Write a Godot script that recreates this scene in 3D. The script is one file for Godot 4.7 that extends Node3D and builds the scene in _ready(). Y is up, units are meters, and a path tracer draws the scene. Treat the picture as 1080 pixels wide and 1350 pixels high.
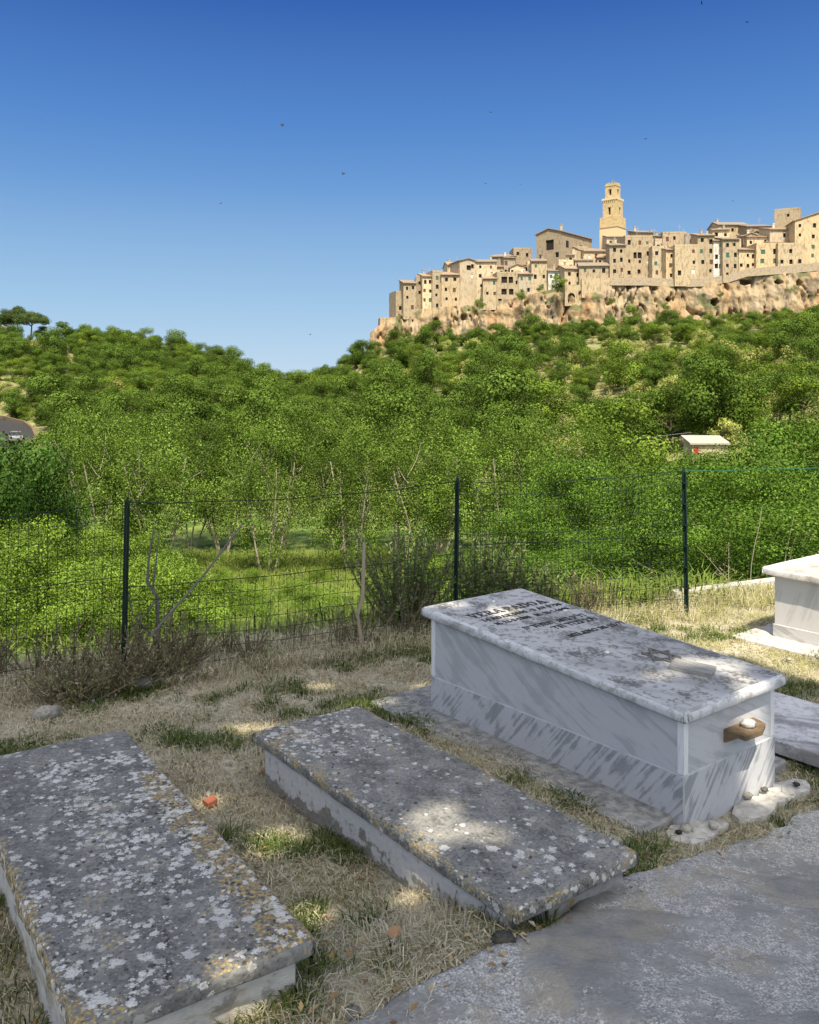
extends Node3D

const F := 1148.0          # focal length of the lens, in pixels of a 1080 x 1350 picture
const EYE := 2.0
const EXPOSURE := 1.85
const TURN := 0.6632       # the graves lie turned 38 degrees
var sun_dir := Vector3(0.055, 0.848, 0.527).normalized()
var rng := RandomNumberGenerator.new()
var noise := FastNoiseLite.new()
var fine := FastNoiseLite.new()
var M := {}
var used := {}

# ---------------------------------------------------------------- mesh collecting
class MB:
	var v := PackedVector3Array()
	var n := PackedVector3Array()
	var c := PackedColorArray()
	var uv := PackedVector2Array()
	var i := PackedInt32Array()
	var col := Color.WHITE
	func vert(p: Vector3, nn: Vector3, t := Vector2.ZERO) -> int:
		v.append(p); n.append(nn); c.append(col); uv.append(t)
		return v.size() - 1
	func tri(a: Vector3, b: Vector3, d: Vector3, out := Vector3.ZERO) -> void:
		var nn := (d - a).cross(b - a).normalized()
		if out != Vector3.ZERO and nn.dot(out) < 0.0:
			nn = -nn
			var t := b; b = d; d = t
		var k := v.size()
		v.append(a); v.append(b); v.append(d)
		for q in 3:
			n.append(nn); c.append(col); uv.append(Vector2.ZERO)
		i.append(k); i.append(k + 1); i.append(k + 2)
	func quad(a: Vector3, b: Vector3, d: Vector3, e: Vector3, out := Vector3.ZERO, ta := Vector2(0, 1), tb := Vector2(0, 0), td := Vector2(1, 0), te := Vector2(1, 1)) -> void:
		var nn := (d - a).cross(b - a).normalized()
		var k := v.size()
		if out != Vector3.ZERO and nn.dot(out) < 0.0:
			nn = -nn
			var t := b; b = e; e = t
			var s := tb; tb = te; te = s
		v.append(a); v.append(b); v.append(d); v.append(e)
		for q in 4:
			n.append(nn); c.append(col)
		uv.append(ta); uv.append(tb); uv.append(td); uv.append(te)
		i.append_array(PackedInt32Array([k, k + 1, k + 2, k, k + 2, k + 3]))
	func hexa(p: Array) -> void: # 8 corners: bottom 0-3, top 4-7, both going round
		var m := Vector3.ZERO
		for q in p: m += q
		m /= 8.0
		for f in [[0, 1, 2, 3], [4, 5, 6, 7], [0, 1, 5, 4], [1, 2, 6, 5], [2, 3, 7, 6], [3, 0, 4, 7]]:
			var o: Vector3 = (p[f[0]] + p[f[1]] + p[f[2]] + p[f[3]]) / 4.0 - m
			quad(p[f[0]], p[f[1]], p[f[2]], p[f[3]], o)
	func box(lo: Vector3, hi: Vector3) -> void:
		hexa([Vector3(lo.x, lo.y, lo.z), Vector3(hi.x, lo.y, lo.z), Vector3(hi.x, lo.y, hi.z), Vector3(lo.x, lo.y, hi.z),
			Vector3(lo.x, hi.y, lo.z), Vector3(hi.x, hi.y, lo.z), Vector3(hi.x, hi.y, hi.z), Vector3(lo.x, hi.y, hi.z)])
	func tube(pts: PackedVector3Array, radii: PackedFloat32Array, sides := 6, cap := true) -> void:
		var first := v.size()
		var cnt := pts.size()
		var side := Vector3(1, 0, 0)
		for k in cnt:
			var d := (pts[mini(k + 1, cnt - 1)] - pts[maxi(k - 1, 0)]).normalized()
			side = (side - d * side.dot(d))
			if side.length() < 0.05:
				side = d.cross(Vector3(0.3, 0.5, 0.8))
			side = side.normalized()
			var up := d.cross(side)
			for s in sides:
				var a := TAU * s / sides
				var o := side * cos(a) + up * sin(a)
				vert(pts[k] + o * radii[k], o, Vector2(float(s) / sides, k))
		for k in cnt - 1:
			for s in sides:
				var a := first + k * sides + s
				var b := first + k * sides + (s + 1) % sides
				i.append_array(PackedInt32Array([a, b, a + sides, b, b + sides, a + sides]))
		if cap:
			for s in range(1, sides - 1):
				var e := first + (cnt - 1) * sides
				i.append_array(PackedInt32Array([e, e + s, e + s + 1]))
	func leaf(p: Vector3, nn: Vector3, along: Vector3, len_: float, wid: float, fold := 0.15) -> void:
		var s := nn.cross(along).normalized()
		var k := v.size()
		var a := along * len_
		v.append(p); v.append(p + a * 0.45 + s * wid * 0.5 + nn * wid * fold); v.append(p + a); v.append(p + a * 0.45 - s * wid * 0.5 + nn * wid * fold)
		var n1 := (nn - s * fold * 1.6).normalized()
		var n2 := (nn + s * fold * 1.6).normalized()
		n.append(nn); n.append(n1); n.append(nn); n.append(n2)
		for q in 4:
			c.append(col); uv.append(Vector2.ZERO)
		i.append_array(PackedInt32Array([k, k + 2, k + 1, k, k + 3, k + 2]))
	func mesh() -> ArrayMesh:
		for k in range(0, i.size(), 3): # each face turned the way its normals point
			var a := i[k]; var b := i[k + 1]; var d := i[k + 2]
			if (v[d] - v[a]).cross(v[b] - v[a]).dot(n[a] + n[b] + n[d]) < 0.0:
				i[k + 1] = d; i[k + 2] = b
		var arr := []
		arr.resize(Mesh.ARRAY_MAX)
		arr[Mesh.ARRAY_VERTEX] = v; arr[Mesh.ARRAY_NORMAL] = n; arr[Mesh.ARRAY_COLOR] = c
		arr[Mesh.ARRAY_TEX_UV] = uv; arr[Mesh.ARRAY_INDEX] = i
		var am := ArrayMesh.new()
		am.add_surface_from_arrays(Mesh.PRIMITIVE_TRIANGLES, arr)
		return am

# ---------------------------------------------------------------- objects
func numbered(called: String) -> String:
	if not used.has(called):
		used[called] = 0
		return called
	used[called] += 1
	return "%s_%03d" % [called, used[called]]

func tag(o: Node, label: String, category: String, group := "") -> Node:
	o.set_meta("label", label); o.set_meta("category", category)
	if group: o.set_meta("group", group)
	return o

func thing(called: String, label: String, category: String, at := Vector3.ZERO, turn := 0.0, group := "") -> Node3D:
	var o := Node3D.new()
	o.name = numbered(called); add_child(o)
	o.position = at; o.rotation.y = turn
	tag(o, label, category, group)
	return o

func put(called: String, mesh: Mesh, mat: Material, parent: Node = null) -> MeshInstance3D:
	var o := MeshInstance3D.new()
	o.mesh = mesh; o.material_override = mat
	if parent == null:
		o.name = numbered(called); add_child(o)
	else:
		o.name = called; parent.add_child(o, true)
	return o

func structure(called: String, mesh: Mesh, mat: Material) -> MeshInstance3D:
	var o := put(called, mesh, mat)
	o.set_meta("kind", "structure")
	return o

func many(called: String, mesh: Mesh, mat: Material, xf: Array, cols: Array, parent: Node = null) -> MultiMeshInstance3D:
	var mm := MultiMesh.new()
	mm.transform_format = MultiMesh.TRANSFORM_3D
	mm.use_colors = cols.size() > 0
	mm.mesh = mesh
	mm.instance_count = xf.size()
	for k in xf.size():
		mm.set_instance_transform(k, xf[k])
		if cols.size() > 0: mm.set_instance_color(k, cols[k])
	var o := MultiMeshInstance3D.new()
	o.multimesh = mm; o.material_override = mat
	if parent == null:
		o.name = numbered(called); add_child(o)
	else:
		o.name = called; parent.add_child(o, true)
	o.set_meta("kind", "stuff")
	return o

func at(u: float, v: float, z: float) -> Vector3: # a point seen at that place of the picture, z metres away
	return Vector3((u - 540.0) / F * z, EYE - (v - 520.0) / F * z, -z)

func floor_at(u: float, v: float, y := 0.0) -> Vector3:
	var z := (EYE - y) * F / (v - 520.0)
	return Vector3((u - 540.0) / F * z, y, -z)

func rr(a: float, b: float) -> float:
	return rng.randf_range(a, b)

func rdir() -> Vector3:
	var z := rr(-1, 1)
	var a := rr(0, TAU)
	var r := sqrt(1 - z * z)
	return Vector3(r * cos(a), z, r * sin(a))

func lin(r: float, g: float, b: float) -> Color: # linear base colour -> what albedo_color takes
	return Color(r, g, b).linear_to_srgb()

# ---------------------------------------------------------------- materials
func plain(c: Color, rough := 0.85, vc := false) -> StandardMaterial3D:
	var m := StandardMaterial3D.new()
	m.albedo_color = c; m.roughness = rough
	m.vertex_color_use_as_albedo = vc
	m.metallic_specular = 0.35
	return m

func leafy(back: Color, rough := 0.55) -> StandardMaterial3D:
	var m := plain(Color.WHITE, rough, true)
	m.backlight_enabled = true; m.backlight = back
	m.cull_mode = BaseMaterial3D.CULL_DISABLED
	m.metallic_specular = 0.12
	return m

func picture(w: int, h: int, f: Callable) -> ImageTexture: # colours are linear; stored as sRGB
	var d := PackedByteArray()
	d.resize(w * h * 3)
	var k := 0
	for y in h:
		for x in w:
			var c: Color = f.call(float(x) / w, float(y) / h)
			c = c.linear_to_srgb()
			d[k] = clampi(int(c.r * 255.0), 0, 255); d[k + 1] = clampi(int(c.g * 255.0), 0, 255); d[k + 2] = clampi(int(c.b * 255.0), 0, 255)
			k += 3
	return ImageTexture.create_from_image(Image.create_from_data(w, h, false, Image.FORMAT_RGB8, d))

func noise_tex(freq: float, ramp: Array, size := 512, octaves := 5, sd := 1, as_normal := false, bump := 4.0) -> NoiseTexture2D:
	var t := NoiseTexture2D.new()
	var nz := FastNoiseLite.new()
	nz.seed = sd; nz.frequency = freq; nz.fractal_octaves = octaves; nz.noise_type = FastNoiseLite.TYPE_SIMPLEX_SMOOTH
	nz.fractal_gain = 0.6
	t.noise = nz; t.width = size; t.height = size; t.seamless = true
	t.as_normal_map = as_normal; t.bump_strength = bump
	if ramp.size() > 0:
		var g := Gradient.new()
		var offs := PackedFloat32Array()
		var cs := PackedColorArray()
		for r in ramp:
			offs.append(r[0]); cs.append(r[1].linear_to_srgb())
		g.offsets = offs; g.colors = cs
		t.color_ramp = g
	return t

func tri_mat(tex: Texture2D, per_metre: float, rough := 0.9, vc := false, world := true, bump: Texture2D = null, bscale := 1.0) -> StandardMaterial3D:
	var m := plain(Color.WHITE, rough, vc)
	m.albedo_texture = tex
	m.uv1_triplanar = true; m.uv1_world_triplanar = world
	m.uv1_scale = Vector3.ONE * per_metre
	if bump:
		m.heightmap_enabled = true; m.heightmap_texture = bump; m.heightmap_scale = bscale
	return m

# lichen-grown stone: base, stains, and blotches with their own outlines
func lichen_picture(w: int, h: int, sd: int, white_n: int, orange: Callable, white_where: Callable, base_a: Color, base_b: Color, big: Array) -> Array:
	var px := PackedColorArray()
	px.resize(w * h)
	var hh := PackedFloat32Array()
	hh.resize(w * h)
	var nz := FastNoiseLite.new(); nz.seed = sd; nz.frequency = 0.006; nz.fractal_octaves = 5; nz.fractal_gain = 0.62
	var n2 := FastNoiseLite.new(); n2.seed = sd + 7; n2.frequency = 0.07; n2.fractal_octaves = 3
	var n3 := FastNoiseLite.new(); n3.seed = sd + 13; n3.frequency = 0.03; n3.fractal_octaves = 3
	var r := RandomNumberGenerator.new(); r.seed = sd
	for y in h:
		for x in w:
			var a := nz.get_noise_2d(x, y)
			var b := n2.get_noise_2d(x, y)
			var t := clampf(0.5 + a * 1.0 + b * 0.42, 0.0, 1.0)
			var c := base_a.lerp(base_b, t)
			var e := n3.get_noise_2d(x + 900, y)
			if e > 0.2: c = c.lerp(Color(0.3, 0.295, 0.27), smoothstep(0.2, 0.3, e) * 0.5)
			if b < -0.4: c = c.lerp(Color(0.05, 0.05, 0.048), smoothstep(0.4, 0.5, -b) * 0.6)
			var o: float = orange.call(float(x) / w, float(y) / h)
			var om := smoothstep(0.0, 0.2, o + a * 0.75 + b * 0.5 - 0.42) * smoothstep(-0.3, 0.12, b + e * 0.5)
			if om > 0.0:
				var oc := Color(0.33, 0.22, 0.075).lerp(Color(0.24, 0.195, 0.125), clampf(0.5 + b * 1.8, 0, 1))
				if b > 0.22: oc = Color(0.47, 0.35, 0.12)
				c = c.lerp(oc, om * 0.85)
			px[y * w + x] = c
			hh[y * w + x] = 0.35 + a * 0.2 + b * 0.22 + om * 0.08
	var kinds := [[Color(0.64, 0.63, 0.6), 0.6], [Color(0.5, 0.5, 0.46), 0.3], [Color(0.035, 0.035, 0.035), 0.25], [Color(0.42, 0.42, 0.34), 0.1]]
	for q in white_n + big.size():
		var fx := r.randf(); var fy := r.randf()
		if q >= white_n:
			fx = big[q - white_n][0]; fy = big[q - white_n][1]
		elif r.randf() > white_where.call(fx, fy) * clampf(0.25 + nz.get_noise_2d(fx * w * 1.4 + 500, fy * h * 1.4) * 3.0, 0.14, 1.0): continue
		var kk := 0
		var pick := r.randf()
		if pick > 0.55: kk = 1
		if pick > 0.76: kk = 2
		if pick > 0.93: kk = 3
		var rad := 1.4 + pow(r.randf(), 3.4) * 10.0 + (r.randf() * 7.0 if r.randf() < 0.012 else 0.0)
		if kk == 2: rad = 1.6 + pow(r.randf(), 2.0) * 6.0
		if q >= white_n:
			kk = 0; rad = big[q - white_n][2]
		var cc: Color = kinds[kk][0]
		cc = cc * (0.8 + r.randf() * 0.35)
		var cx := fx * w; var cy := fy * h
		var R := int(rad * 1.5) + 1
		var jit := r.randf() * 300.0
		var ring := r.randf() < 0.35 and rad > 9.0
		for y in range(maxi(0, int(cy) - R), mini(h, int(cy) + R)):
			for x in range(maxi(0, int(cx) - R), mini(w, int(cx) + R)):
				var dx := x - cx; var dy := y - cy
				var dist := sqrt(dx * dx + dy * dy) / rad
				var edge := 1.0 + n2.get_noise_2d(x * 1.6 + jit, y * 1.6) * 0.7 + n3.get_noise_2d(x + jit, y) * 0.6
				var mm := smoothstep(edge, edge - 0.22, dist)
				if mm > 0.0:
					var sp := n2.get_noise_2d(x * 3.0, y * 3.0 + jit)
					var amt := mm * (0.88 if sp < 0.2 else 0.45)
					if ring and dist < edge * 0.45: amt *= 0.55
					var k := y * w + x
					px[k] = px[k].lerp(cc, amt)
					hh[k] += mm * (0.16 if kk != 2 else -0.02)
	var d := PackedByteArray(); d.resize(w * h * 3)
	var hd := PackedByteArray(); hd.resize(w * h)
	for k in w * h:
		var c := px[k].linear_to_srgb()
		d[k * 3] = clampi(int(c.r * 255), 0, 255); d[k * 3 + 1] = clampi(int(c.g * 255), 0, 255); d[k * 3 + 2] = clampi(int(c.b * 255), 0, 255)
		hd[k] = clampi(int(hh[k] * 255), 0, 255)
	return [ImageTexture.create_from_image(Image.create_from_data(w, h, false, Image.FORMAT_RGB8, d)), ImageTexture.create_from_image(Image.create_from_data(w, h, false, Image.FORMAT_L8, hd))]

func textured(tex: Texture2D, height: Texture2D, rough: float, relief: float) -> StandardMaterial3D:
	var m := plain(Color.WHITE, rough)
	m.albedo_texture = tex
	if height:
		m.heightmap_enabled = true; m.heightmap_texture = height; m.heightmap_scale = relief
	return m

func marble(w: int, h: int, sd: int, dir: Vector2, base: Color, vein: Color, strength: float, soil := 0.0, dense := 1.0) -> ImageTexture:
	var a := FastNoiseLite.new(); a.seed = sd; a.frequency = 1.0; a.fractal_octaves = 5; a.fractal_gain = 0.6
	var b := FastNoiseLite.new(); b.seed = sd + 3; b.frequency = 1.0; b.fractal_octaves = 4
	dir = dir.normalized()
	var side := Vector2(-dir.y, dir.x)
	var asp := float(w) / h
	return picture(w, h, func(x: float, y: float) -> Color:
		var p := Vector2(x * asp, y)
		var s := p.dot(side) * dense; var t := p.dot(dir) * dense
		s += b.get_noise_2d(s * 1.1, t * 0.7) * 0.05
		var band := a.get_noise_2d(s * 7.0, t * 0.28)
		var cl := b.get_noise_2d(s * 1.3 + 9.0, t * 1.1)
		var thin := 1.0 - absf(b.get_noise_2d(s * 3.0 + 40.0, t * 0.8 + 7.0))
		var k := smoothstep(-0.05, 0.45, band + cl * 0.9) * 0.85 + pow(thin, 40.0) * 0.3
		var c := base.lerp(vein, clampf(k * strength, 0.0, 1.0))
		var g := b.get_noise_2d(x * 70.0 * asp, y * 70.0)
		c = c * (1.0 + g * 0.08)
		if soil > 0.0:
			var st := a.get_noise_2d(x * 7.0 * asp + 70.0, y * 7.0) + g * 0.45
			c = c.lerp(Color(0.12, 0.118, 0.11), smoothstep(0.0, 0.45, st) * soil)
			var st2 := b.get_noise_2d(x * 26.0 * asp + 20.0, y * 26.0) + g * 0.3
			c = c.lerp(Color(0.2, 0.19, 0.17), smoothstep(0.1, 0.4, st2) * soil * 0.8)
		return c)
# ---------------------------------------------------------------- the lie of the land
var ctl: Array = [
	[-6, 10, -1.3], [0, 10, -1.2], [6, 11, -1.3], [-10, 20, -3.4], [0, 22, -3.5], [12, 22, -3.6],
	[-22, 45, -7.2], [0, 45, -7.2], [12, 45, -7.0], [26, 40, -5.6], [-25, 65, -7.2], [0, 70, -7.0], [25, 70, -5.0],
	[-54, 112, -5.2], [-63, 135, -3.9], [-79, 161, -2.8], [-90, 120, -2.6], [-30, 120, -5.8], [0, 110, -5.0], [-80, 180, 4.0], [-40, 190, 0.0], [-48, 150, -2.5],
	[-122, 262, 18.0], [-114, 252, 17.6], [-107, 280, 18.5], [-89, 300, 17.0], [-69, 330, 11.5], [-51, 370, 4.0], [-122, 330, 8.0], [-89, 390, 8.0], [-60, 450, 0.0], [-210, 262, 22.0],
	[-28, 200, -2.5], [-35, 250, -0.5], [-40, 290, 1.0], [-46, 330, 1.5], [-25, 290, 5.5], [-61, 290, 8.5], [-63, 250, 4.5], [-73, 295, 13.0], [-17.7, 292, 11.5], [-10, 294, 17.0], [-31, 330, 4.5], [-19.5, 318, 11.0], [-8, 306, 19.0], [16, 300, 19.5], [41.5, 295, 21.5], [66, 290, 22.5], [90, 283, 23.0], [129, 272, 24.8], [190, 258, 28.0],
	[21, 150, 1.0], [10, 190, 5.0], [60, 190, 8.5], [34, 110, -2.2], [75, 170, 9.4], [34, 75, -1.6], [60, 110, 2.0], [-18, 230, 2.0], [-17, 160, -3.0], [40, 240, 15.0], [90, 230, 17.0],
	[20, 400, 15.0], [-45, 400, -4.0], [100, 380, 25.0], [-220, 600, 5.0], [0, 600, 0.0], [220, 600, 20.0], [-120, 60, -3.0], [120, 60, 2.0], [-20, 10, -1.5], [20, 12, -1.4]]
var wts := PackedFloat64Array()

func tps(r2: float) -> float:
	return 0.0 if r2 < 1e-9 else r2 * log(r2)

func solve_land() -> void:
	var n := ctl.size()
	var m := n + 3
	var A := []
	for i in m:
		var row := PackedFloat64Array(); row.resize(m + 1)
		A.append(row)
	for i in n:
		for j in n:
			var dx: float = (ctl[i][0] - ctl[j][0]) / 100.0; var dz: float = (ctl[i][1] - ctl[j][1]) / 100.0
			A[i][j] = tps(dx * dx + dz * dz)
		A[i][i] += 0.004
		A[i][n] = 1.0; A[i][n + 1] = ctl[i][0] / 100.0; A[i][n + 2] = ctl[i][1] / 100.0
		A[n][i] = 1.0; A[n + 1][i] = ctl[i][0] / 100.0; A[n + 2][i] = ctl[i][1] / 100.0
		A[i][m] = ctl[i][2]
	for k in m:
		var p := k
		for i in range(k + 1, m):
			if absf(A[i][k]) > absf(A[p][k]): p = i
		var t = A[k]; A[k] = A[p]; A[p] = t
		for i in range(k + 1, m):
			var f: float = A[i][k] / A[k][k]
			if f != 0.0:
				for j in range(k, m + 1): A[i][j] -= f * A[k][j]
	wts.resize(m)
	for k in range(m - 1, -1, -1):
		var s: float = A[k][m]
		for j in range(k + 1, m): s -= A[k][j] * wts[j]
		wts[k] = s / A[k][k]

func far_land(x: float, z: float) -> float:
	var n := ctl.size()
	var s := wts[n] + wts[n + 1] * x / 100.0 + wts[n + 2] * z / 100.0
	for i in n:
		var dx: float = (x - ctl[i][0]) / 100.0; var dz: float = (z - ctl[i][1]) / 100.0
		s += wts[i] * tps(dx * dx + dz * dz)
	return s

func brink(x: float) -> float: # how far away the terrace of the graves ends
	return 7.2 + 0.4 * clampf(x, -6.0, 4.0)

# the path is a ramp: its edge runs along the feet of the graves
const EDGE_A := Vector2(0.275, 2.87)
const EDGE_D := Vector2(0.69, 0.724)
func path_t(x: float, z: float) -> float: return (Vector2(x, z) - EDGE_A).dot(EDGE_D)
func path_s(x: float, z: float) -> float: return (Vector2(x, z) - EDGE_A).dot(Vector2(0.724, -0.69)) + path_bend(path_t(x, z)) # > 0 on the path
func path_bend(t: float) -> float: return 0.3 * maxf(0.0, -t) - 0.2 * maxf(0.0, t - 0.9)
func path_y(x: float, z: float) -> float:
	var t := path_t(x, z)
	return clampf(0.19 - (0.125 * t if t > 0.0 else -0.07 * t), -0.02, 0.3) + 0.02 * maxf(path_s(x, z), 0.0)

func land(x: float, z: float) -> float:
	var d := z - brink(x)
	var y := 0.0
	if d < 0.2:
		y = noise.get_noise_2d(x * 30.0, z * 30.0) * 0.035 + fine.get_noise_2d(x * 160.0, z * 160.0) * 0.012
		var s := path_s(x, z)
		if s > -0.75:
			y = lerpf(y, path_y(x, z) - 0.03, smoothstep(-0.75, -0.05, s))
			if s > 0.02: y -= smoothstep(0.02, 0.2, s) * 0.1
		return y
	var k := smoothstep(0.2, 4.0, d)
	var hh := lerpf(-0.25 * minf(d - 0.2, 1.5), far_land(x, maxf(z, 8.0)), k)
	if x < -40 and z > 100 and z < 190:
		var r := road_at(x, z)
		if r.x < 9.0: hh = lerpf(r.y - 0.25, hh, smoothstep(4.0, 9.0, r.x))
	return hh

func sheet(xs: Callable, zs: Callable, nx: int, nz: int, hgt: Callable, per: float, tone = null) -> ArrayMesh:
	var b := MB.new()
	for j in nz + 1:
		for i in nx + 1:
			var z: float = zs.call(float(i) / nx, float(j) / nz)
			var x: float = xs.call(float(i) / nx, float(j) / nz)
			if tone != null: b.col = tone.call(x, z)
			b.vert(Vector3(x, hgt.call(x, z), -z), Vector3.UP, Vector2(x, z) * per)
	for j in nz:
		for i in nx:
			var a := j * (nx + 1) + i
			b.i.append_array(PackedInt32Array([a, a + nx + 1, a + 1, a + 1, a + nx + 1, a + nx + 2]))
	for j in nz + 1:
		for i in nx + 1:
			var a := j * (nx + 1) + i
			var dx := b.v[a + (1 if i < nx else 0)] - b.v[a - (1 if i > 0 else 0)]
			var dz := b.v[a + (nx + 1 if j < nz else 0)] - b.v[a - (nx + 1 if j > 0 else 0)]
			var nn := dx.cross(dz).normalized()
			b.n[a] = nn if nn.y > 0 else -nn
	return b.mesh()

# ---------------------------------------------------------------- plants
func branch(b: MB, p: Vector3, d: Vector3, length: float, r: float, bend: float, tips: Array, steps := 5, sides := 5) -> void:
	var pts := PackedVector3Array(); var rad := PackedFloat32Array()
	for k in steps + 1:
		pts.append(p); rad.append(lerpf(r, r * 0.35, float(k) / steps))
		if k >= steps - 2: tips.append(p)
		d = (d + rdir() * bend + Vector3(0, 0.05, 0)).normalized()
		p += d * length / steps
	b.tube(pts, rad, sides)

# leaf sprays spread through lumps; pal: base colours of the leaves
func crown(b: MB, lumps: Array, per_m2: float, size: float, pal: Array, inner := 0.35, droop := 0.2) -> void:
	for L in lumps:
		var c: Vector3 = L[0]; var r: Vector3 = L[1]
		var mean := (r.x * r.y + r.y * r.z + r.x * r.z) / 3.0
		var count := int(per_m2 * 4.0 * PI * mean)
		var tint := rr(0.66, 1.28)
		for k in count:
			var d := rdir()
			var depth := pow(rng.randf(), inner) * (1.0 + 0.12 * noise.get_noise_3d(d.x * 90 + c.x * 50, d.y * 90, d.z * 90 + c.z * 50) * 3.0)
			var p := c + Vector3(d.x * r.x, d.y * r.y, d.z * r.z) * depth
			var nn := (d * 1.1 + rdir() * 0.65 + Vector3(0, 0.3, 0)).normalized()
			var al := (rdir() - nn * 0.0)
			al = (al - nn * al.dot(nn) + Vector3(0, -droop, 0)).normalized()
			var cc: Color = pal[rng.randi() % pal.size()]
			var q := tint * rr(0.8, 1.25)
			b.col = Color(cc.r * q, cc.g * q, cc.b * q)
			var s := size * rr(0.65, 1.35)
			b.leaf(p, nn, al, s, s * rr(0.6, 0.95))

func tree_shapes(hgt: float, wid: float, lumps_n: int, per_m2: float, leaf_size: float, pal: Array, stem := 0.3, flat := 0.75, lump := 1.0) -> Array: # [trunk mesh, crown mesh]
	var t := MB.new(); var c := MB.new()
	var tips := []
	branch(t, Vector3(0, -0.6, 0), Vector3(rr(-0.1, 0.1), 1, rr(-0.1, 0.1)), hgt * 0.5 + 0.6, hgt * 0.028, 0.1, tips, 6, 6)
	for k in 6:
		var a := rr(0, TAU)
		branch(t, Vector3(0, hgt * rr(stem, 0.55), 0), Vector3(cos(a), rr(0.5, 1.1), sin(a)).normalized(), wid * rr(0.22, 0.36), hgt * 0.011, 0.18, tips, 4, 5)
	var lumps := []
	for k in lumps_n:
		var a := rr(0, TAU)
		var hh := rr(stem, 0.88)
		var reach := wid * 0.5 * sqrt(maxf(0.05, 1.0 - pow((hh - 0.55) / 0.5, 2.0))) * rr(0.35, 0.8)
		var r := wid * rr(0.16, 0.28) * lump
		lumps.append([Vector3(cos(a) * reach, hgt * hh, sin(a) * reach), Vector3(r, r * flat * rr(0.8, 1.15), r)])
	lumps.append([Vector3(0, hgt * 0.85, 0), Vector3(wid * 0.22, hgt * 0.15, wid * 0.22)])
	crown(c, lumps, per_m2, leaf_size, pal)
	return [t.mesh(), c.mesh()]

func poplar_shapes(hgt: float, wid: float, pal: Array) -> Array: # several slim pale stems fanning up into a domed airy crown
	var t := MB.new(); var c := MB.new()
	var lumps := []
	var stems := rng.randi_range(3, 5)
	for s in stems:
		var a := TAU * s / stems + rr(-0.4, 0.4)
		var d := Vector3(cos(a) * 0.3, 1, sin(a) * 0.3).normalized()
		var tips := []
		branch(t, Vector3(cos(a) * 0.15, -0.5, sin(a) * 0.15), d, hgt * rr(0.7, 0.85), 0.07, 0.09, tips, 9, 6)
		for k in 6:
			var f := rr(0.25, 0.8)
			var a2 := rr(0, TAU)
			var tt := []
			branch(t, d * hgt * f * 0.85, (d + Vector3(cos(a2), 0.25, sin(a2)) * 0.95).normalized(), wid * rr(0.2, 0.36), 0.025, 0.16, tt, 4, 4)
	for k in 105: # sprays of leaves over a tall dome, thinner towards the foot
		var d := rdir()
		var f := pow(rng.randf(), 0.45)
		var p := Vector3(d.x * wid * 0.5 * f, hgt * (0.52 + d.y * 0.46 * f), d.z * wid * 0.5 * f)
		if p.y < hgt * 0.25 and rng.randf() < 0.35: continue
		var r := rr(0.4, 0.85)
		lumps.append([p, Vector3(r, r * rr(0.8, 1.3), r)])
	for k in 22: # upright shoots on top
		var a := rr(0, TAU); var q := sqrt(rng.randf()) * wid * 0.42
		lumps.append([Vector3(cos(a) * q, hgt * (0.96 - q * q * 0.035) + rr(0.0, 0.3), sin(a) * q), Vector3(0.22, 0.55, 0.22)])
	crown(c, lumps, 38.0, 0.09, pal, 0.3)
	return [t.mesh(), c.mesh()]

func stem_bush(hgt: float, wid: float, stems: int, leaves: int, leaf_size: float, pal: Array, narrow := 0.35) -> Array:
	var t := MB.new(); var c := MB.new()
	t.col = Color(0.16, 0.13, 0.09)
	for s in stems:
		var a := rr(0, TAU)
		var d := Vector3(cos(a) * rr(0.05, 0.75) * wid / hgt, 1, sin(a) * rr(0.05, 0.75) * wid / hgt).normalized()
		var pts := PackedVector3Array(); var rad := PackedFloat32Array()
		var p := Vector3(rr(-0.12, 0.12) * wid, -0.05, rr(-0.12, 0.12) * wid)
		var ln := hgt * rr(0.55, 1.05)
		for k in 6:
			pts.append(p); rad.append(lerpf(0.007, 0.002, k / 5.0) * (1.0 + hgt * 0.6))
			d = (d + rdir() * 0.12).normalized()
			p += d * ln / 5.0
		t.tube(pts, rad, 4)
		for k in leaves:
			var f := rr(0.8, 4.99)
			var q := pts[int(f)].lerp(pts[int(f) + 1], f - int(f))
			var al := (d * 0.6 + rdir()).normalized()
			var nn := al.cross(rdir()).normalized()
			var cc: Color = pal[rng.randi() % pal.size()]
			var br := rr(0.75, 1.25)
			c.col = Color(cc.r * br, cc.g * br, cc.b * br)
			var sz := leaf_size * rr(0.6, 1.3)
			c.leaf(q + rdir() * leaf_size * 0.4, nn if nn.y > 0 else -nn, al, sz, sz * narrow)
	return [t.mesh(), c.mesh()]

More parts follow.
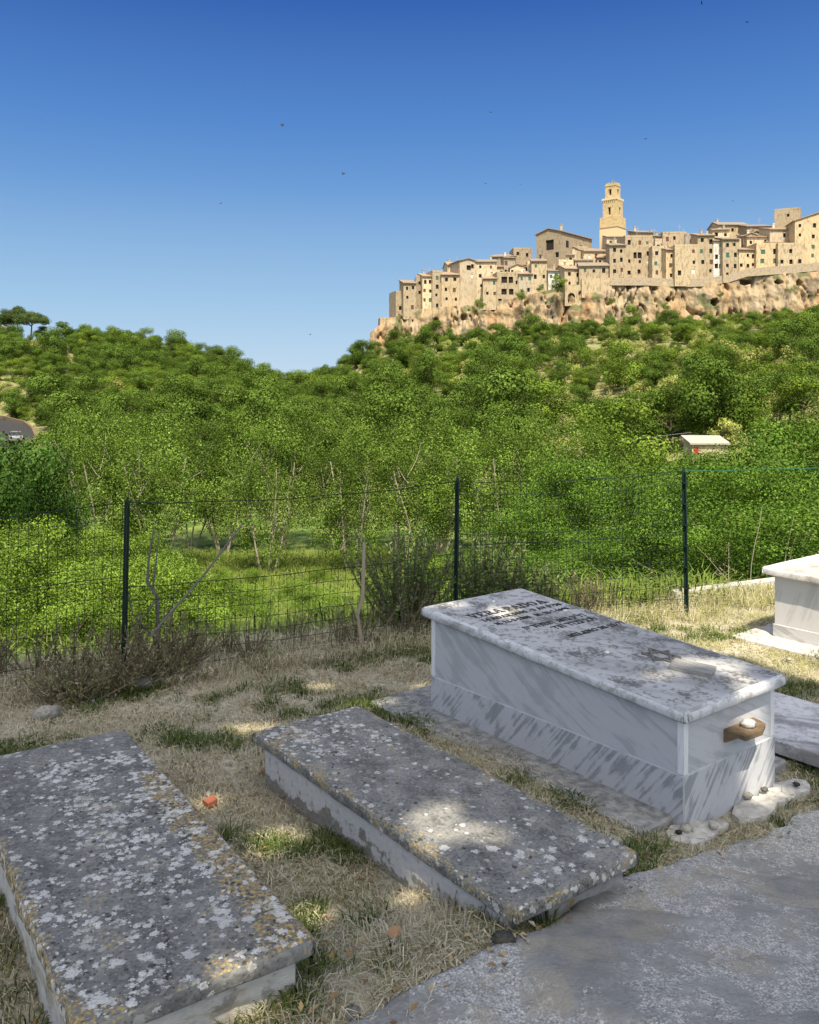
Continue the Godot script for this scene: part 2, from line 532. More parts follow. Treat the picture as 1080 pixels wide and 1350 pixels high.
func tuft(blades: int, hgt: float, spread: float, wid: float, lie: float) -> ArrayMesh:
	var b := MB.new()
	for k in blades:
		var a := rr(0, TAU)
		var p := Vector3(cos(a), 0, sin(a)) * spread * sqrt(rng.randf())
		var o := Vector3(cos(a + rr(-1, 1)), 0, sin(a + rr(-1, 1)))
		var h := hgt * rr(0.45, 1.1)
		var l := rr(0.6, 1.0) * lie
		var m := p + Vector3(0, h * (1 - l * 0.45) * 0.6, 0) + o * h * l * 0.45
		var e := p + Vector3(0, maxf(h * (1.0 - l), 0.006), 0) + o * h * (0.25 + l)
		var side := o.cross(Vector3.UP) * wid * rr(0.6, 1.2) * 0.5
		var q := rr(0.7, 1.25)
		b.col = Color(q, q, q)
		var nn := (Vector3.UP + o * 0.4).normalized()
		var k0 := b.vert(p - side, nn); b.vert(p + side, nn); b.vert(m - side * 0.8, nn); b.vert(m + side * 0.8, nn); b.vert(e, nn)
		b.i.append_array(PackedInt32Array([k0, k0 + 2, k0 + 1, k0 + 1, k0 + 2, k0 + 3, k0 + 2, k0 + 4, k0 + 3]))
	return b.mesh()
# ---------------------------------------------------------------- graves
# a slab with rounded edge; its top lies at y = 0, its middle at the origin
func slab_mesh(w: float, l: float, thick: float, r: float, worn: float, sd: float) -> Array: # [top, edge]
	var nx := maxi(8, int(w / 0.03)); var nz := maxi(8, int(l / 0.03))
	var b := MB.new()
	var hx := w * 0.5 - r; var hz := l * 0.5 - r
	var wear := func(p: Vector3, amt: float) -> Vector3:
		var k := fine.get_noise_3d(p.x * 260.0 + sd, p.y * 260.0, p.z * 260.0) * worn * amt + noise.get_noise_3d(p.x * 120.0 + sd, p.y * 120.0, p.z * 120.0) * worn * amt
		return p + Vector3(signf(p.x) * (0.0 if absf(p.x) < hx - 0.001 else 1.0), 0.3, signf(p.z) * (0.0 if absf(p.z) < hz - 0.001 else 1.0)) * k
	for j in nz + 1:
		for i in nx + 1:
			var p := Vector3(lerpf(-hx, hx, float(i) / nx), 0, lerpf(-hz, hz, float(j) / nz))
			b.vert(wear.call(p, 0.25), Vector3.UP, Vector2((p.x + w * 0.5) / w, (p.z + l * 0.5) / l))
	for j in nz:
		for i in nx:
			var a := j * (nx + 1) + i
			b.i.append_array(PackedInt32Array([a, a + 1, a + nx + 1, a + 1, a + nx + 2, a + nx + 1]))
	var ring := []
	for i in nx + 1: ring.append(Vector3(lerpf(-hx, hx, float(i) / nx), 0, -hz))
	for q in 4: ring.append([Vector3(hx, 0, -hz), -PI / 2 + PI / 2 * (q + 0.5) / 4])
	for j in nz + 1: ring.append(Vector3(hx, 0, lerpf(-hz, hz, float(j) / nz)))
	for q in 4: ring.append([Vector3(hx, 0, hz), PI / 2 * (q + 0.5) / 4])
	for i in nx + 1: ring.append(Vector3(lerpf(hx, -hx, float(i) / nx), 0, hz))
	for q in 4: ring.append([Vector3(-hx, 0, hz), PI / 2 + PI / 2 * (q + 0.5) / 4])
	for j in nz + 1: ring.append(Vector3(-hx, 0, lerpf(hz, -hz, float(j) / nz)))
	for q in 4: ring.append([Vector3(-hx, 0, -hz), PI + PI / 2 * (q + 0.5) / 4])
	var cnt := ring.size()
	var first := b.v.size()
	var prof := []
	for q in 7: prof.append([sin(PI / 2 * q / 6.0) * r, -r + cos(PI / 2 * q / 6.0) * r])
	prof.append([r, -thick + r * 0.4]); prof.append([r * 0.6, -thick]); prof.append([-0.08, -thick])
	for pr in prof:
		for e in ring:
			var c: Vector3; var o: Vector3
			if e is Array:
				c = e[0]; o = Vector3(cos(e[1]), 0, sin(e[1]))
			else:
				c = e
				o = Vector3(0, 0, signf(c.z)) if absf(absf(c.z) - hz) < 0.0005 and absf(c.x) < hx - 0.0005 else Vector3(signf(c.x), 0, 0)
				if absf(absf(c.z) - hz) < 0.0005 and absf(absf(c.x) - hx) < 0.0005: o = Vector3(signf(c.x), 0, signf(c.z)).normalized()
			var p: Vector3 = c + o * pr[0] + Vector3(0, pr[1], 0)
			var q := c + o * (float(pr[0]) - float(pr[1]))
			b.vert(wear.call(p, lerpf(0.25, 1.0, clampf(-float(pr[1]) / r, 0.0, 1.0))), Vector3.UP, Vector2((q.x + w * 0.5) / w, (q.z + l * 0.5) / l))
	for k in prof.size() - 1:
		for s in cnt:
			var a := first + k * cnt + s; var d := first + k * cnt + (s + 1) % cnt
			b.i.append_array(PackedInt32Array([a, a + cnt, d, d, a + cnt, d + cnt]))
	var nn := PackedVector3Array(); nn.resize(b.v.size())
	for k in range(0, b.i.size(), 3):
		var fn := (b.v[b.i[k + 2]] - b.v[b.i[k]]).cross(b.v[b.i[k + 1]] - b.v[b.i[k]])
		for e in 3: nn[b.i[k + e]] += fn
	for k in nn.size(): b.n[k] = nn[k].normalized()
	# the seam between the top and its rounded edge
	for k in cnt:
		b.n[first + k] = (b.n[first + k] + Vector3.UP * 2.0).normalized()
	var tri_top := nx * nz * 6
	var top := MB.new()
	top.v = b.v; top.n = b.n; top.c = b.c; top.uv = b.uv
	top.i = b.i.slice(0, tri_top); b.i = b.i.slice(tri_top)
	return [top.mesh(), b.mesh()]

# a frustum-like block: half widths, length, and heights at head and foot; walls get their own UV each 0..1
func block(w: float, l: float, y0: float, yh: float, yf: float, cham := 0.004) -> ArrayMesh:
	var b := MB.new()
	var x := w * 0.5; var z := l * 0.5
	var c := cham
	var P := func(px, py, pz): return Vector3(px, py, pz)
	# sides
	b.quad(P.call(-x, y0, -z + c), P.call(-x, yh - c, -z + c), P.call(-x, yf - c, z - c), P.call(-x, y0, z - c), Vector3.LEFT)
	b.quad(P.call(x, y0, -z + c), P.call(x, yh - c, -z + c), P.call(x, yf - c, z - c), P.call(x, y0, z - c), Vector3.RIGHT)
	b.quad(P.call(-x + c, y0, z), P.call(-x + c, yf - c, z), P.call(x - c, yf - c, z), P.call(x - c, y0, z), Vector3.BACK, Vector2(0.3, 1), Vector2(0.3, 0), Vector2(0.3 + w / l, 0), Vector2(0.3 + w / l, 1))
	b.quad(P.call(-x + c, y0, -z), P.call(-x + c, yh - c, -z), P.call(x - c, yh - c, -z), P.call(x - c, y0, -z), Vector3.FORWARD)
	# chamfers upright
	for sx in [-1, 1]:
		b.quad(P.call(sx * x, y0, z - c), P.call(sx * x, yf - c, z - c), P.call(sx * (x - c), yf - c, z), P.call(sx * (x - c), y0, z), Vector3(sx, 0, 1))
		b.quad(P.call(sx * x, y0, -z + c), P.call(sx * x, yh - c, -z + c), P.call(sx * (x - c), yh - c, -z), P.call(sx * (x - c), y0, -z), Vector3(sx, 0, -1))
		b.quad(P.call(sx * x, yh - c, -z + c), P.call(sx * (x - c), yh, -z + c), P.call(sx * (x - c), yf, z - c), P.call(sx * x, yf - c, z - c), Vector3(sx, 1, 0))
		b.tri(P.call(sx * x, yf - c, z - c), P.call(sx * (x - c), yf, z - c), P.call(sx * (x - c), yf - c, z), Vector3(sx, 1, 1))
		b.tri(P.call(sx * x, yh - c, -z + c), P.call(sx * (x - c), yh, -z + c), P.call(sx * (x - c), yh - c, -z), Vector3(sx, 1, -1))
	b.quad(P.call(-x + c, yf - c, z), P.call(-x + c, yf, z - c), P.call(x - c, yf, z - c), P.call(x - c, yf - c, z), Vector3(0, 1, 1))
	b.quad(P.call(-x + c, yh - c, -z), P.call(-x + c, yh, -z + c), P.call(x - c, yh, -z + c), P.call(x - c, yh - c, -z), Vector3(0, 1, -1))
	b.quad(P.call(-x + c, yh, -z + c), P.call(-x + c, yf, z - c), P.call(x - c, yf, z - c), P.call(x - c, yh, -z + c), Vector3.UP)
	return b.mesh()

func pebble(r: Vector3, sd: float, sub := 14) -> ArrayMesh:
	var b := MB.new()
	for j in sub + 1:
		for i in sub * 2 + 1:
			var a := TAU * i / (sub * 2.0); var e := PI * j / sub - PI / 2
			var d := Vector3(cos(a) * cos(e), sin(e), sin(a) * cos(e))
			var k := 1.0 + 0.45 * noise.get_noise_3d(d.x * 60 + sd * 77, d.y * 60, d.z * 60) + 0.35 * fine.get_noise_3d(d.x * 130 + sd * 31, d.y * 130, d.z * 130)
			b.vert(d * r * k, d)
	var w := sub * 2 + 1
	for j in sub:
		for i in sub * 2:
			var a := j * w + i
			b.i.append_array(PackedInt32Array([a, a + 1, a + w, a + 1, a + w + 1, a + w]))
	return b.mesh()

const HEB := { # strokes of square letters in a 1 x 1 box: x0, y0, x1, y1
	"he": [[0, .82, 1, 1], [.8, 0, 1, .82], [0, 0, .2, .6]], "resh": [[0, .82, 1, 1], [.8, 0, 1, .82]], "yod": [[.3, .55, .6, 1]],
	"vav": [[.4, 0, .62, 1], [.2, .82, .4, 1]], "tav": [[0, .82, 1, 1], [.8, 0, 1, .82], [.1, .15, .3, .82], [-.08, 0, .3, .16]], "nun": [[.5, 0, .75, 1], [.1, 0, .5, .18]],
	"bet": [[0, .82, .9, 1], [.7, .18, .9, .82], [0, 0, 1, .18]], "mem": [[0, .82, 1, 1], [.8, .18, 1, .82], [.35, 0, 1, .18], [0, 0, .2, .82]],
	"shin": [[0, 0, 1, .18], [0, .18, .18, 1], [.41, .18, .59, .8], [.82, .18, 1, 1]], "dalet": [[-.05, .82, 1.05, 1], [.75, 0, .95, .82]], "lamed": [[0, .55, .9, .72], [0, .72, .18, 1.4], [.7, .2, .9, .55], [.4, 0, .75, .2]],
	"kaf": [[.1, .82, 1, 1], [.8, .18, 1, .82], [.1, 0, 1, .18]]}

func latin(parent: Node, text: String, x: float, z: float, y: float, size: float, mat: Material, centre := true) -> void:
	var t := TextMesh.new()
	var f := SystemFont.new(); f.font_names = PackedStringArray(["Droid Serif"]); f.font_weight = 700
	t.font = f; t.text = text; t.font_size = 32; t.pixel_size = size / 23.0; t.depth = 0.004
	t.horizontal_alignment = HORIZONTAL_ALIGNMENT_CENTER if centre else HORIZONTAL_ALIGNMENT_LEFT
	t.curve_step = 1.5
	var o := put("inscription", t, mat, parent)
	o.rotation.x = -PI / 2
	o.position = Vector3(x, y, z)

func hebrew(parent: Node, words: Array, x0: float, x1: float, z: float, y: float, size: float, mat: Material) -> void:
	var b := MB.new()
	var n := 0.0
	for w in words: n += w.size() + 0.55
	n -= 0.55
	var step := (x1 - x0) / n
	var x := x0
	for w in words:
		for k in w.size():
			for s in HEB[w[k]]:
				var g := step * 0.8
				b.box(Vector3(x + s[0] * g, y - 0.002, z - s[3] * size), Vector3(x + s[2] * g, y + 0.002, z - s[1] * size))
			x += step
		x += step * 0.55
	put("inscription", b.mesh(), mat, parent)

func build_graves() -> void:
	var letter := plain(lin(0.04, 0.04, 0.04), 0.8)
	# ---- the tall marble tomb
	var ax := Vector3(cos(TURN), 0, -sin(TURN)); var az := Vector3(sin(TURN), 0, cos(TURN))
	var A := floor_at(902, 1090); var w := 0.797; var l := 1.847
	var mid := A + ax * w * 0.5 - az * l * 0.5
	var low := textured(marble(1152, 144, 5, Vector2(0.75, -0.66), Color(0.5, 0.515, 0.54), Color(0.21, 0.22, 0.24), 0.8, 0.0, 1.25), null, 0.4, 0)
	var up := textured(marble(1152, 232, 9, Vector2(0.85, 0.53), Color(0.5, 0.515, 0.54), Color(0.3, 0.315, 0.34), 0.6, 0.0, 0.9), null, 0.38, 0)
	var strip := textured(marble(64, 256, 15, Vector2(0.2, 0.98), Color(0.74, 0.75, 0.76), Color(0.4, 0.42, 0.44), 0.6), null, 0.4, 0)
	var topm := textured(marble(640, 1390, 21, Vector2(0.5, 0.86), Color(0.47, 0.475, 0.475), Color(0.27, 0.275, 0.275), 0.6, 0.9), M.grit, 0.62, 0.12)
	var edgem := textured(marble(640, 1390, 22, Vector2(0.6, 0.8), Color(0.6, 0.615, 0.64), Color(0.3, 0.31, 0.33), 0.6, 0.4), M.grit, 0.55, 0.12)
	var t := thing("marble_tomb", "tall pale marble tomb with dark lettering and star on its sloping slab", "tomb", mid, TURN)
	put("plinth_course", block(w, l, -0.08, 0.232, 0.232, 0.006), low, t)
	put("side_walls", block(w - 0.014, l - 0.014, 0.232, 0.612, 0.502, 0.003), up, t)
	for s in [[-1, 1], [1, 1], [-1, -1], [1, -1]]:
		var b := MB.new()
		var hx: float = s[0] * (w * 0.5 - 0.0035); var hz: float = s[1] * (l * 0.5 - 0.0035)
		var top := (0.5 if s[1] > 0 else 0.61)
		b.box(Vector3(minf(hx, hx - s[0] * 0.035), 0.234, minf(hz, hz - s[1] * 0.035)), Vector3(maxf(hx, hx - s[0] * 0.035), top, maxf(hz, hz - s[1] * 0.035)))
		put("corner_strip", b.mesh(), strip, t)
	var sm := slab_mesh(w + 0.1, l + 0.1, 0.058, 0.028, 0.003, 3.0)
	var slab := put("slab", sm[0], topm, t)
	put("rounded_edge", sm[1], edgem, slab)
	var tilt := atan2(0.11, l)
	slab.position = Vector3(0, 0.606, 0); slab.rotation.x = tilt
	# lettering runs across the slab, head towards the hills
	var z0 := -l * 0.5
	latin(slab, "VERA PADOA", 0.0, z0 + 0.285, 0.001, 0.07, letter)
	latin(slab, "14 ADAR 5665 - 3 AV 5750", 0.03, z0 + 0.385, 0.001, 0.04, letter)
	latin(slab, "N. 21-3-1905   M. 25-7-1990", 0.03, z0 + 0.475, 0.001, 0.036, letter)
	hebrew(slab, [["he", "yod", "resh", "he"], ["tav", "vav", "he", "vav"], ["nun", "shin", "vav", "bet"], ["kaf", "yod", "lamed", "resh"]], -0.2, 0.33, z0 + 0.65, 0.001, 0.05, letter)
	hebrew(slab, [["resh", "dalet", "he"], ["dalet", "resh", "kaf", "bet"], ["bet", "kaf", "lamed"]], -0.05, 0.34, z0 + 0.735, 0.001, 0.05, letter)
	latin(slab, "MILANO 30-11-77", 0.17, z0 + 0.86, 0.001, 0.042, letter)
	var sb := MB.new()
	var R := 0.105
	for k in 2:
		for e in 3:
			var a0 := PI / 2 * (1 if k == 0 else -1) + TAU * e / 3; var a1 := a0 + TAU / 3
			var p := Vector3(cos(a0) * R * 0.9, 0, sin(a0) * R); var q := Vector3(cos(a1) * R * 0.9, 0, sin(a1) * R)
			var d := (q - p).normalized(); var s := d.cross(Vector3.UP) * 0.0065
			p -= d * 0.006; q += d * 0.006
			var yy := Vector3(0, 0.009 + k * 0.002, 0)
			sb.hexa([p - s, q - s, q + s, p + s, p - s + yy, q - s + yy, q + s + yy, p + s + yy])
	var star := put("star", sb.mesh(), plain(lin(0.17, 0.165, 0.15), 0.7), slab)
	star.position = Vector3(0.1, 0.0, z0 + 1.36); star.rotation.y = -0.35
	var bb := MB.new()
	bb.box(Vector3(-0.115, 0, -0.06), Vector3(0.115, 0.022, 0.06))
	var bar := put("raised_tablet", block(0.13, 0.215, 0.0, 0.026, 0.026, 0.003), textured(marble(256, 128, 33, Vector2(0.8, 0.6), Color(0.33, 0.33, 0.31), Color(0.18, 0.18, 0.17), 0.8, 0.5), null, 0.6, 0), slab)
	bar.position = Vector3(0.065, 0.0, z0 + 1.58); bar.rotation.y = 0.38
	# the brown stone shelf on the foot of the tomb
	var hb := MB.new()
	var sy := 0.348
	var pl := [Vector2(-0.135, 0), Vector2(0.175, 0), Vector2(0.14, 0.1), Vector2(0.02, 0.15), Vector2(-0.135, 0.14)]
	for k in 5:
		var p: Vector2 = pl[k]; var q: Vector2 = pl[(k + 1) % 5]
		hb.quad(Vector3(p.x, 0, p.y), Vector3(p.x, 0.028, p.y), Vector3(q.x, 0.028, q.y), Vector3(q.x, 0, q.y), Vector3((p.x + q.x) * 0.5, 0, (p.y + q.y) * 0.5 - 0.07))
		if k > 0 and k < 4:
			hb.tri(Vector3(pl[0].x, 0.028, pl[0].y), Vector3(p.x, 0.028, p.y), Vector3(q.x, 0.028, q.y), Vector3.UP)
			hb.tri(Vector3(pl[0].x, 0, pl[0].y), Vector3(p.x, 0, p.y), Vector3(q.x, 0, q.y), Vector3.DOWN)
	hb.hexa([Vector3(-0.135, -0.05, 0), Vector3(0.1, -0.045, 0), Vector3(0.1, -0.045, 0.012), Vector3(-0.135, -0.05, 0.012), Vector3(-0.135, 0, 0), Vector3(0.1, 0, 0), Vector3(0.08, 0, 0.09), Vector3(-0.135, 0, 0.09)])
	var shelf := put("stone_shelf", hb.mesh(), tri_mat(M.brown_tex, 2.0, 0.7, false, false), t)
	shelf.position = Vector3(0.05, sy, l * 0.5 - 0.008); shelf.scale = Vector3(0.85, 0.8, 0.85)
	var sp: Vector3 = t.transform * Vector3(0.055, sy + 0.038, l * 0.5 + 0.05)
	var st := put("pebble", pebble(Vector3(0.036, 0.022, 0.028), 4.0), tri_mat(M.stone_tex, 6.0, 0.9, false, false))
	st.position = sp; tag(st, "rough grey pebble resting on the brown stone shelf", "pebble")
	var spots := [[0.27, 0.52, 0.016, "small white pebble on the tomb slab beside the date line"], [0.02, 0.13, 0.014, "flat white pebble near the head edge of the lettered slab"], [-0.12, 1.17, 0.016, "small pale pebble on the slab before the star"], [0.345, 0.33, 0.009, "tiny white pebble on the slab near the end of the name"]]
	for s in spots:
		var g := put("pebble", pebble(Vector3(s[2], s[2] * 0.55, s[2] * 0.8), s[0] * 9.0, 7), plain(lin(0.75, 0.75, 0.73), 0.8))
		g.position = t.transform * (slab.transform * Vector3(s[0], s[2] * 0.4, z0 + s[1])); g.rotation.y = s[1] * 7.0
		tag(g, s[3], "pebble", "pebbles left on the graves")
	# its concrete footing
	var fo := put("concrete_footing", block(w + 0.46, l + 0.28, -0.2, 0.028, 0.028, 0.012), M.concrete)
	fo.position = mid + az * -0.2 ; fo.rotation.y = TURN
	tag(fo, "low grey concrete footing under the tall marble tomb", "footing")
	# ---- the low tomb in the middle
	var mtop := 0.25
	var k2 := (EYE - mtop)
	var fl := Vector3(0.157, 0, -1.64) * k2; var frt := Vector3(0.4716, 0, -1.92) * k2
	var bl := Vector3(-0.443, 0, -2.609) * k2
	var turn2 := atan2(-(frt - fl).z, (frt - fl).x)
	turn2 = (turn2 + atan2((fl - bl).x, (fl - bl).z)) * 0.5
	var ax2 := Vector3(cos(turn2), 0, -sin(turn2)); var az2 := Vector3(sin(turn2), 0, cos(turn2))
	var w2 := 0.66; var l2 := 1.97
	var mid2 := (fl + bl) * 0.5 + ax2 * (w2 * 0.5 + 0.025)
	var lm := lichen_picture(512, 1376, 31, 8500, func(x, y): return 0.36 * smoothstep(0.16, 0.0, x) * smoothstep(0.04, 0.15, y) + 0.38 * smoothstep(0.87, 1.0, x) + 0.45 * smoothstep(0.2, 0.05, y) * smoothstep(0.45, 0.25, x),
		func(x, y): return 1.0 if y < 0.3 and x < 0.8 else (0.5 if y > 0.84 else (0.5 if x < 0.06 else 0.13)), Color(0.125, 0.126, 0.118), Color(0.27, 0.271, 0.254), [[0.3, 0.955, 15], [0.52, 0.91, 17], [0.4, 0.87, 16], [0.33, 0.82, 19], [0.72, 0.95, 14], [0.83, 0.9, 17], [0.12, 0.05, 18], [0.3, 0.07, 17], [0.5, 0.05, 16], [0.22, 0.13, 20], [0.42, 0.14, 17], [0.6, 0.1, 15], [0.7, 0.86, 10], [0.9, 0.93, 12], [0.45, 0.955, 11]])
	var g2 := thing("low_tomb", "low grave with lichen spotted slab and damp stained plaster side, between two others", "tomb", mid2, turn2)
	var m2 := slab_mesh(w2, l2, 0.055, 0.021, 0.009, 41.0)
	var lmat := textured(lm[0], lm[1], 0.9, 0.45)
	var s2 := put("slab", m2[0], lmat, g2)
	put("worn_edge", m2[1], lmat, s2)
	s2.position.y = mtop
	put("plaster_sides", block(w2 - 0.06, l2 - 0.17, -0.1, mtop - 0.05, mtop - 0.05, 0.006), M.damp, g2)
	var ew := put("end_wall", block(w2 - 0.05, 0.03, -0.1, mtop - 0.055, mtop - 0.055, 0.004), M.concrete, g2)
	ew.position.z = l2 * 0.5 - 0.08
	# ---- the low tomb at the left
	var stop := 0.3
	var fr3 := Vector3(-0.279, 0, -2.718); var br3 := Vector3(-1.463, 0, -4.456); var fl3 := Vector3(-0.907, 0, -2.366)
	var turn3 := atan2((fr3 - br3).x, (fr3 - br3).z)
	var ax3 := Vector3(cos(turn3), 0, -sin(turn3))
	var w3 := 0.73; var l3 := 2.07
	var mid3 := (fr3 + br3) * 0.5 - ax3 * w3 * 0.5
	var lm3 := lichen_picture(512, 1456, 57, 16000, func(x, y): return 1.0 * smoothstep(0.72, 0.93, x) * smoothstep(0.15, 0.45, y) + 0.45 * smoothstep(0.1, 0.0, x) * smoothstep(0.25, 0.45, y) + 0.3 * smoothstep(0.9, 1.0, y),
		func(x, y): return 0.12 if y < 0.13 else (0.25 if x < 0.32 and y < 0.62 else (0.95 if y < 0.7 and x > 0.35 else 0.6)), Color(0.12, 0.121, 0.114), Color(0.235, 0.236, 0.221), [[0.12, 0.955, 24], [0.07, 0.88, 18], [0.5, 0.93, 17], [0.72, 0.88, 18], [0.8, 0.9, 13], [0.35, 0.9, 15], [0.93, 0.93, 13], [0.08, 0.6, 16], [0.05, 0.5, 15], [0.62, 0.1, 13], [0.95, 0.8, 10]])
	var g3 := thing("low_tomb", "low grave under a heavily lichened slab with orange growth along one edge", "tomb", mid3, turn3)
	var m3 := slab_mesh(w3, l3, 0.06, 0.022, 0.008, 91.0)
	var lmat3 := textured(lm3[0], lm3[1], 0.9, 0.45)
	var s3 := put("slab", m3[0], lmat3, g3)
	put("worn_edge", m3[1], lmat3, s3)
	s3.position.y = stop
	put("plaster_sides", block(w3 - 0.08, l3 - 0.13, -0.2, stop - 0.06, stop - 0.06, 0.006), M.plaster, g3)
	# ---- the sunlit tomb at the right
	var B4 := floor_at(1018.7, 842)
	var w4 := 0.8; var l4 := 1.9
	var mid4 := B4 + ax * w4 * 0.5 + az * l4 * 0.5
	var g4 := thing("marble_tomb", "sunlit white marble tomb with grey base course, cut by the picture edge", "tomb", mid4, TURN)
	var white := textured(marble(512, 128, 61, Vector2(0.3, -0.95), Color(0.53, 0.525, 0.51), Color(0.38, 0.38, 0.37), 0.6), null, 0.6, 0)
	put("plinth_course", block(w4, l4, -0.08, 0.125, 0.125, 0.005), textured(marble(512, 96, 64, Vector2(0.8, 0.6), Color(0.5, 0.5, 0.49), Color(0.3, 0.3, 0.3), 0.9), null, 0.6, 0), g4)
	put("side_walls", block(w4 - 0.02, l4 - 0.02, 0.125, 0.53, 0.5, 0.004), white, g4)
	var m4 := slab_mesh(w4 + 0.13, l4 + 0.13, 0.06, 0.02, 0.004, 120.0)
	var mat4 := textured(marble(512, 1024, 71, Vector2(0.9, 0.3), Color(0.72, 0.7, 0.66), Color(0.4, 0.36, 0.31), 0.9, 0.4), M.grit, 0.7, 0.1)
	var s4 := put("slab", m4[0], mat4, g4)
	put("rounded_edge", m4[1], mat4, s4)
	s4.position.y = 0.575; s4.rotation.x = atan2(0.03, l4)
	var fo4 := put("concrete_footing", block(w4 + 0.5, l4 + 0.45, -0.2, 0.022, 0.022, 0.01), M.pale_concrete)
	fo4.position = mid4; fo4.rotation.y = TURN
	tag(fo4, "pale concrete footing round the sunlit white tomb", "footing")
	# ---- the flat ledger between the marble tombs
	var mid5 := mid + ax * (w * 0.5 + 0.3 + 0.4) + az * 0.12
	var m5 := slab_mesh(0.8, 1.9, 0.08, 0.012, 0.005, 150.0)
	var mat5 := textured(marble(384, 768, 81, Vector2(0.7, 0.7), Color(0.62, 0.62, 0.63), Color(0.27, 0.27, 0.28), 1.0, 0.45), M.grit, 0.7, 0.1)
	var g5 := put("ledger_slab", m5[0], mat5)
	put("worn_edge", m5[1], mat5, g5)
	g5.position = mid5 + Vector3(0, 0.075, 0); g5.rotation = Vector3(0.0, TURN, -0.03)
	tag(g5, "flat grey streaked grave slab lying low beside the tall marble tomb", "grave slab")
	keep_clear = [[mid, TURN, w + 0.3, l + 0.2], [mid2, turn2, w2 - 0.03, l2 - 0.06], [mid3, turn3, w3 - 0.05, l3 - 0.08], [mid4, TURN, w4 + 0.3, l4 + 0.25], [mid5, TURN, 0.78, 1.86]]

var keep_clear := []
func is_clear(x: float, z: float, extra := 0.0) -> bool:
	if path_s(x, z) > 0.03 + extra and path_s(x, z) < 20.0: return false
	for k in keep_clear:
		var p := (Vector3(x, 0, -z) - Vector3(k[0].x, 0, k[0].z)).rotated(Vector3.UP, -k[1])
		if absf(p.x) < k[2] * 0.5 and absf(p.z) < k[3] * 0.5: return false
	return true

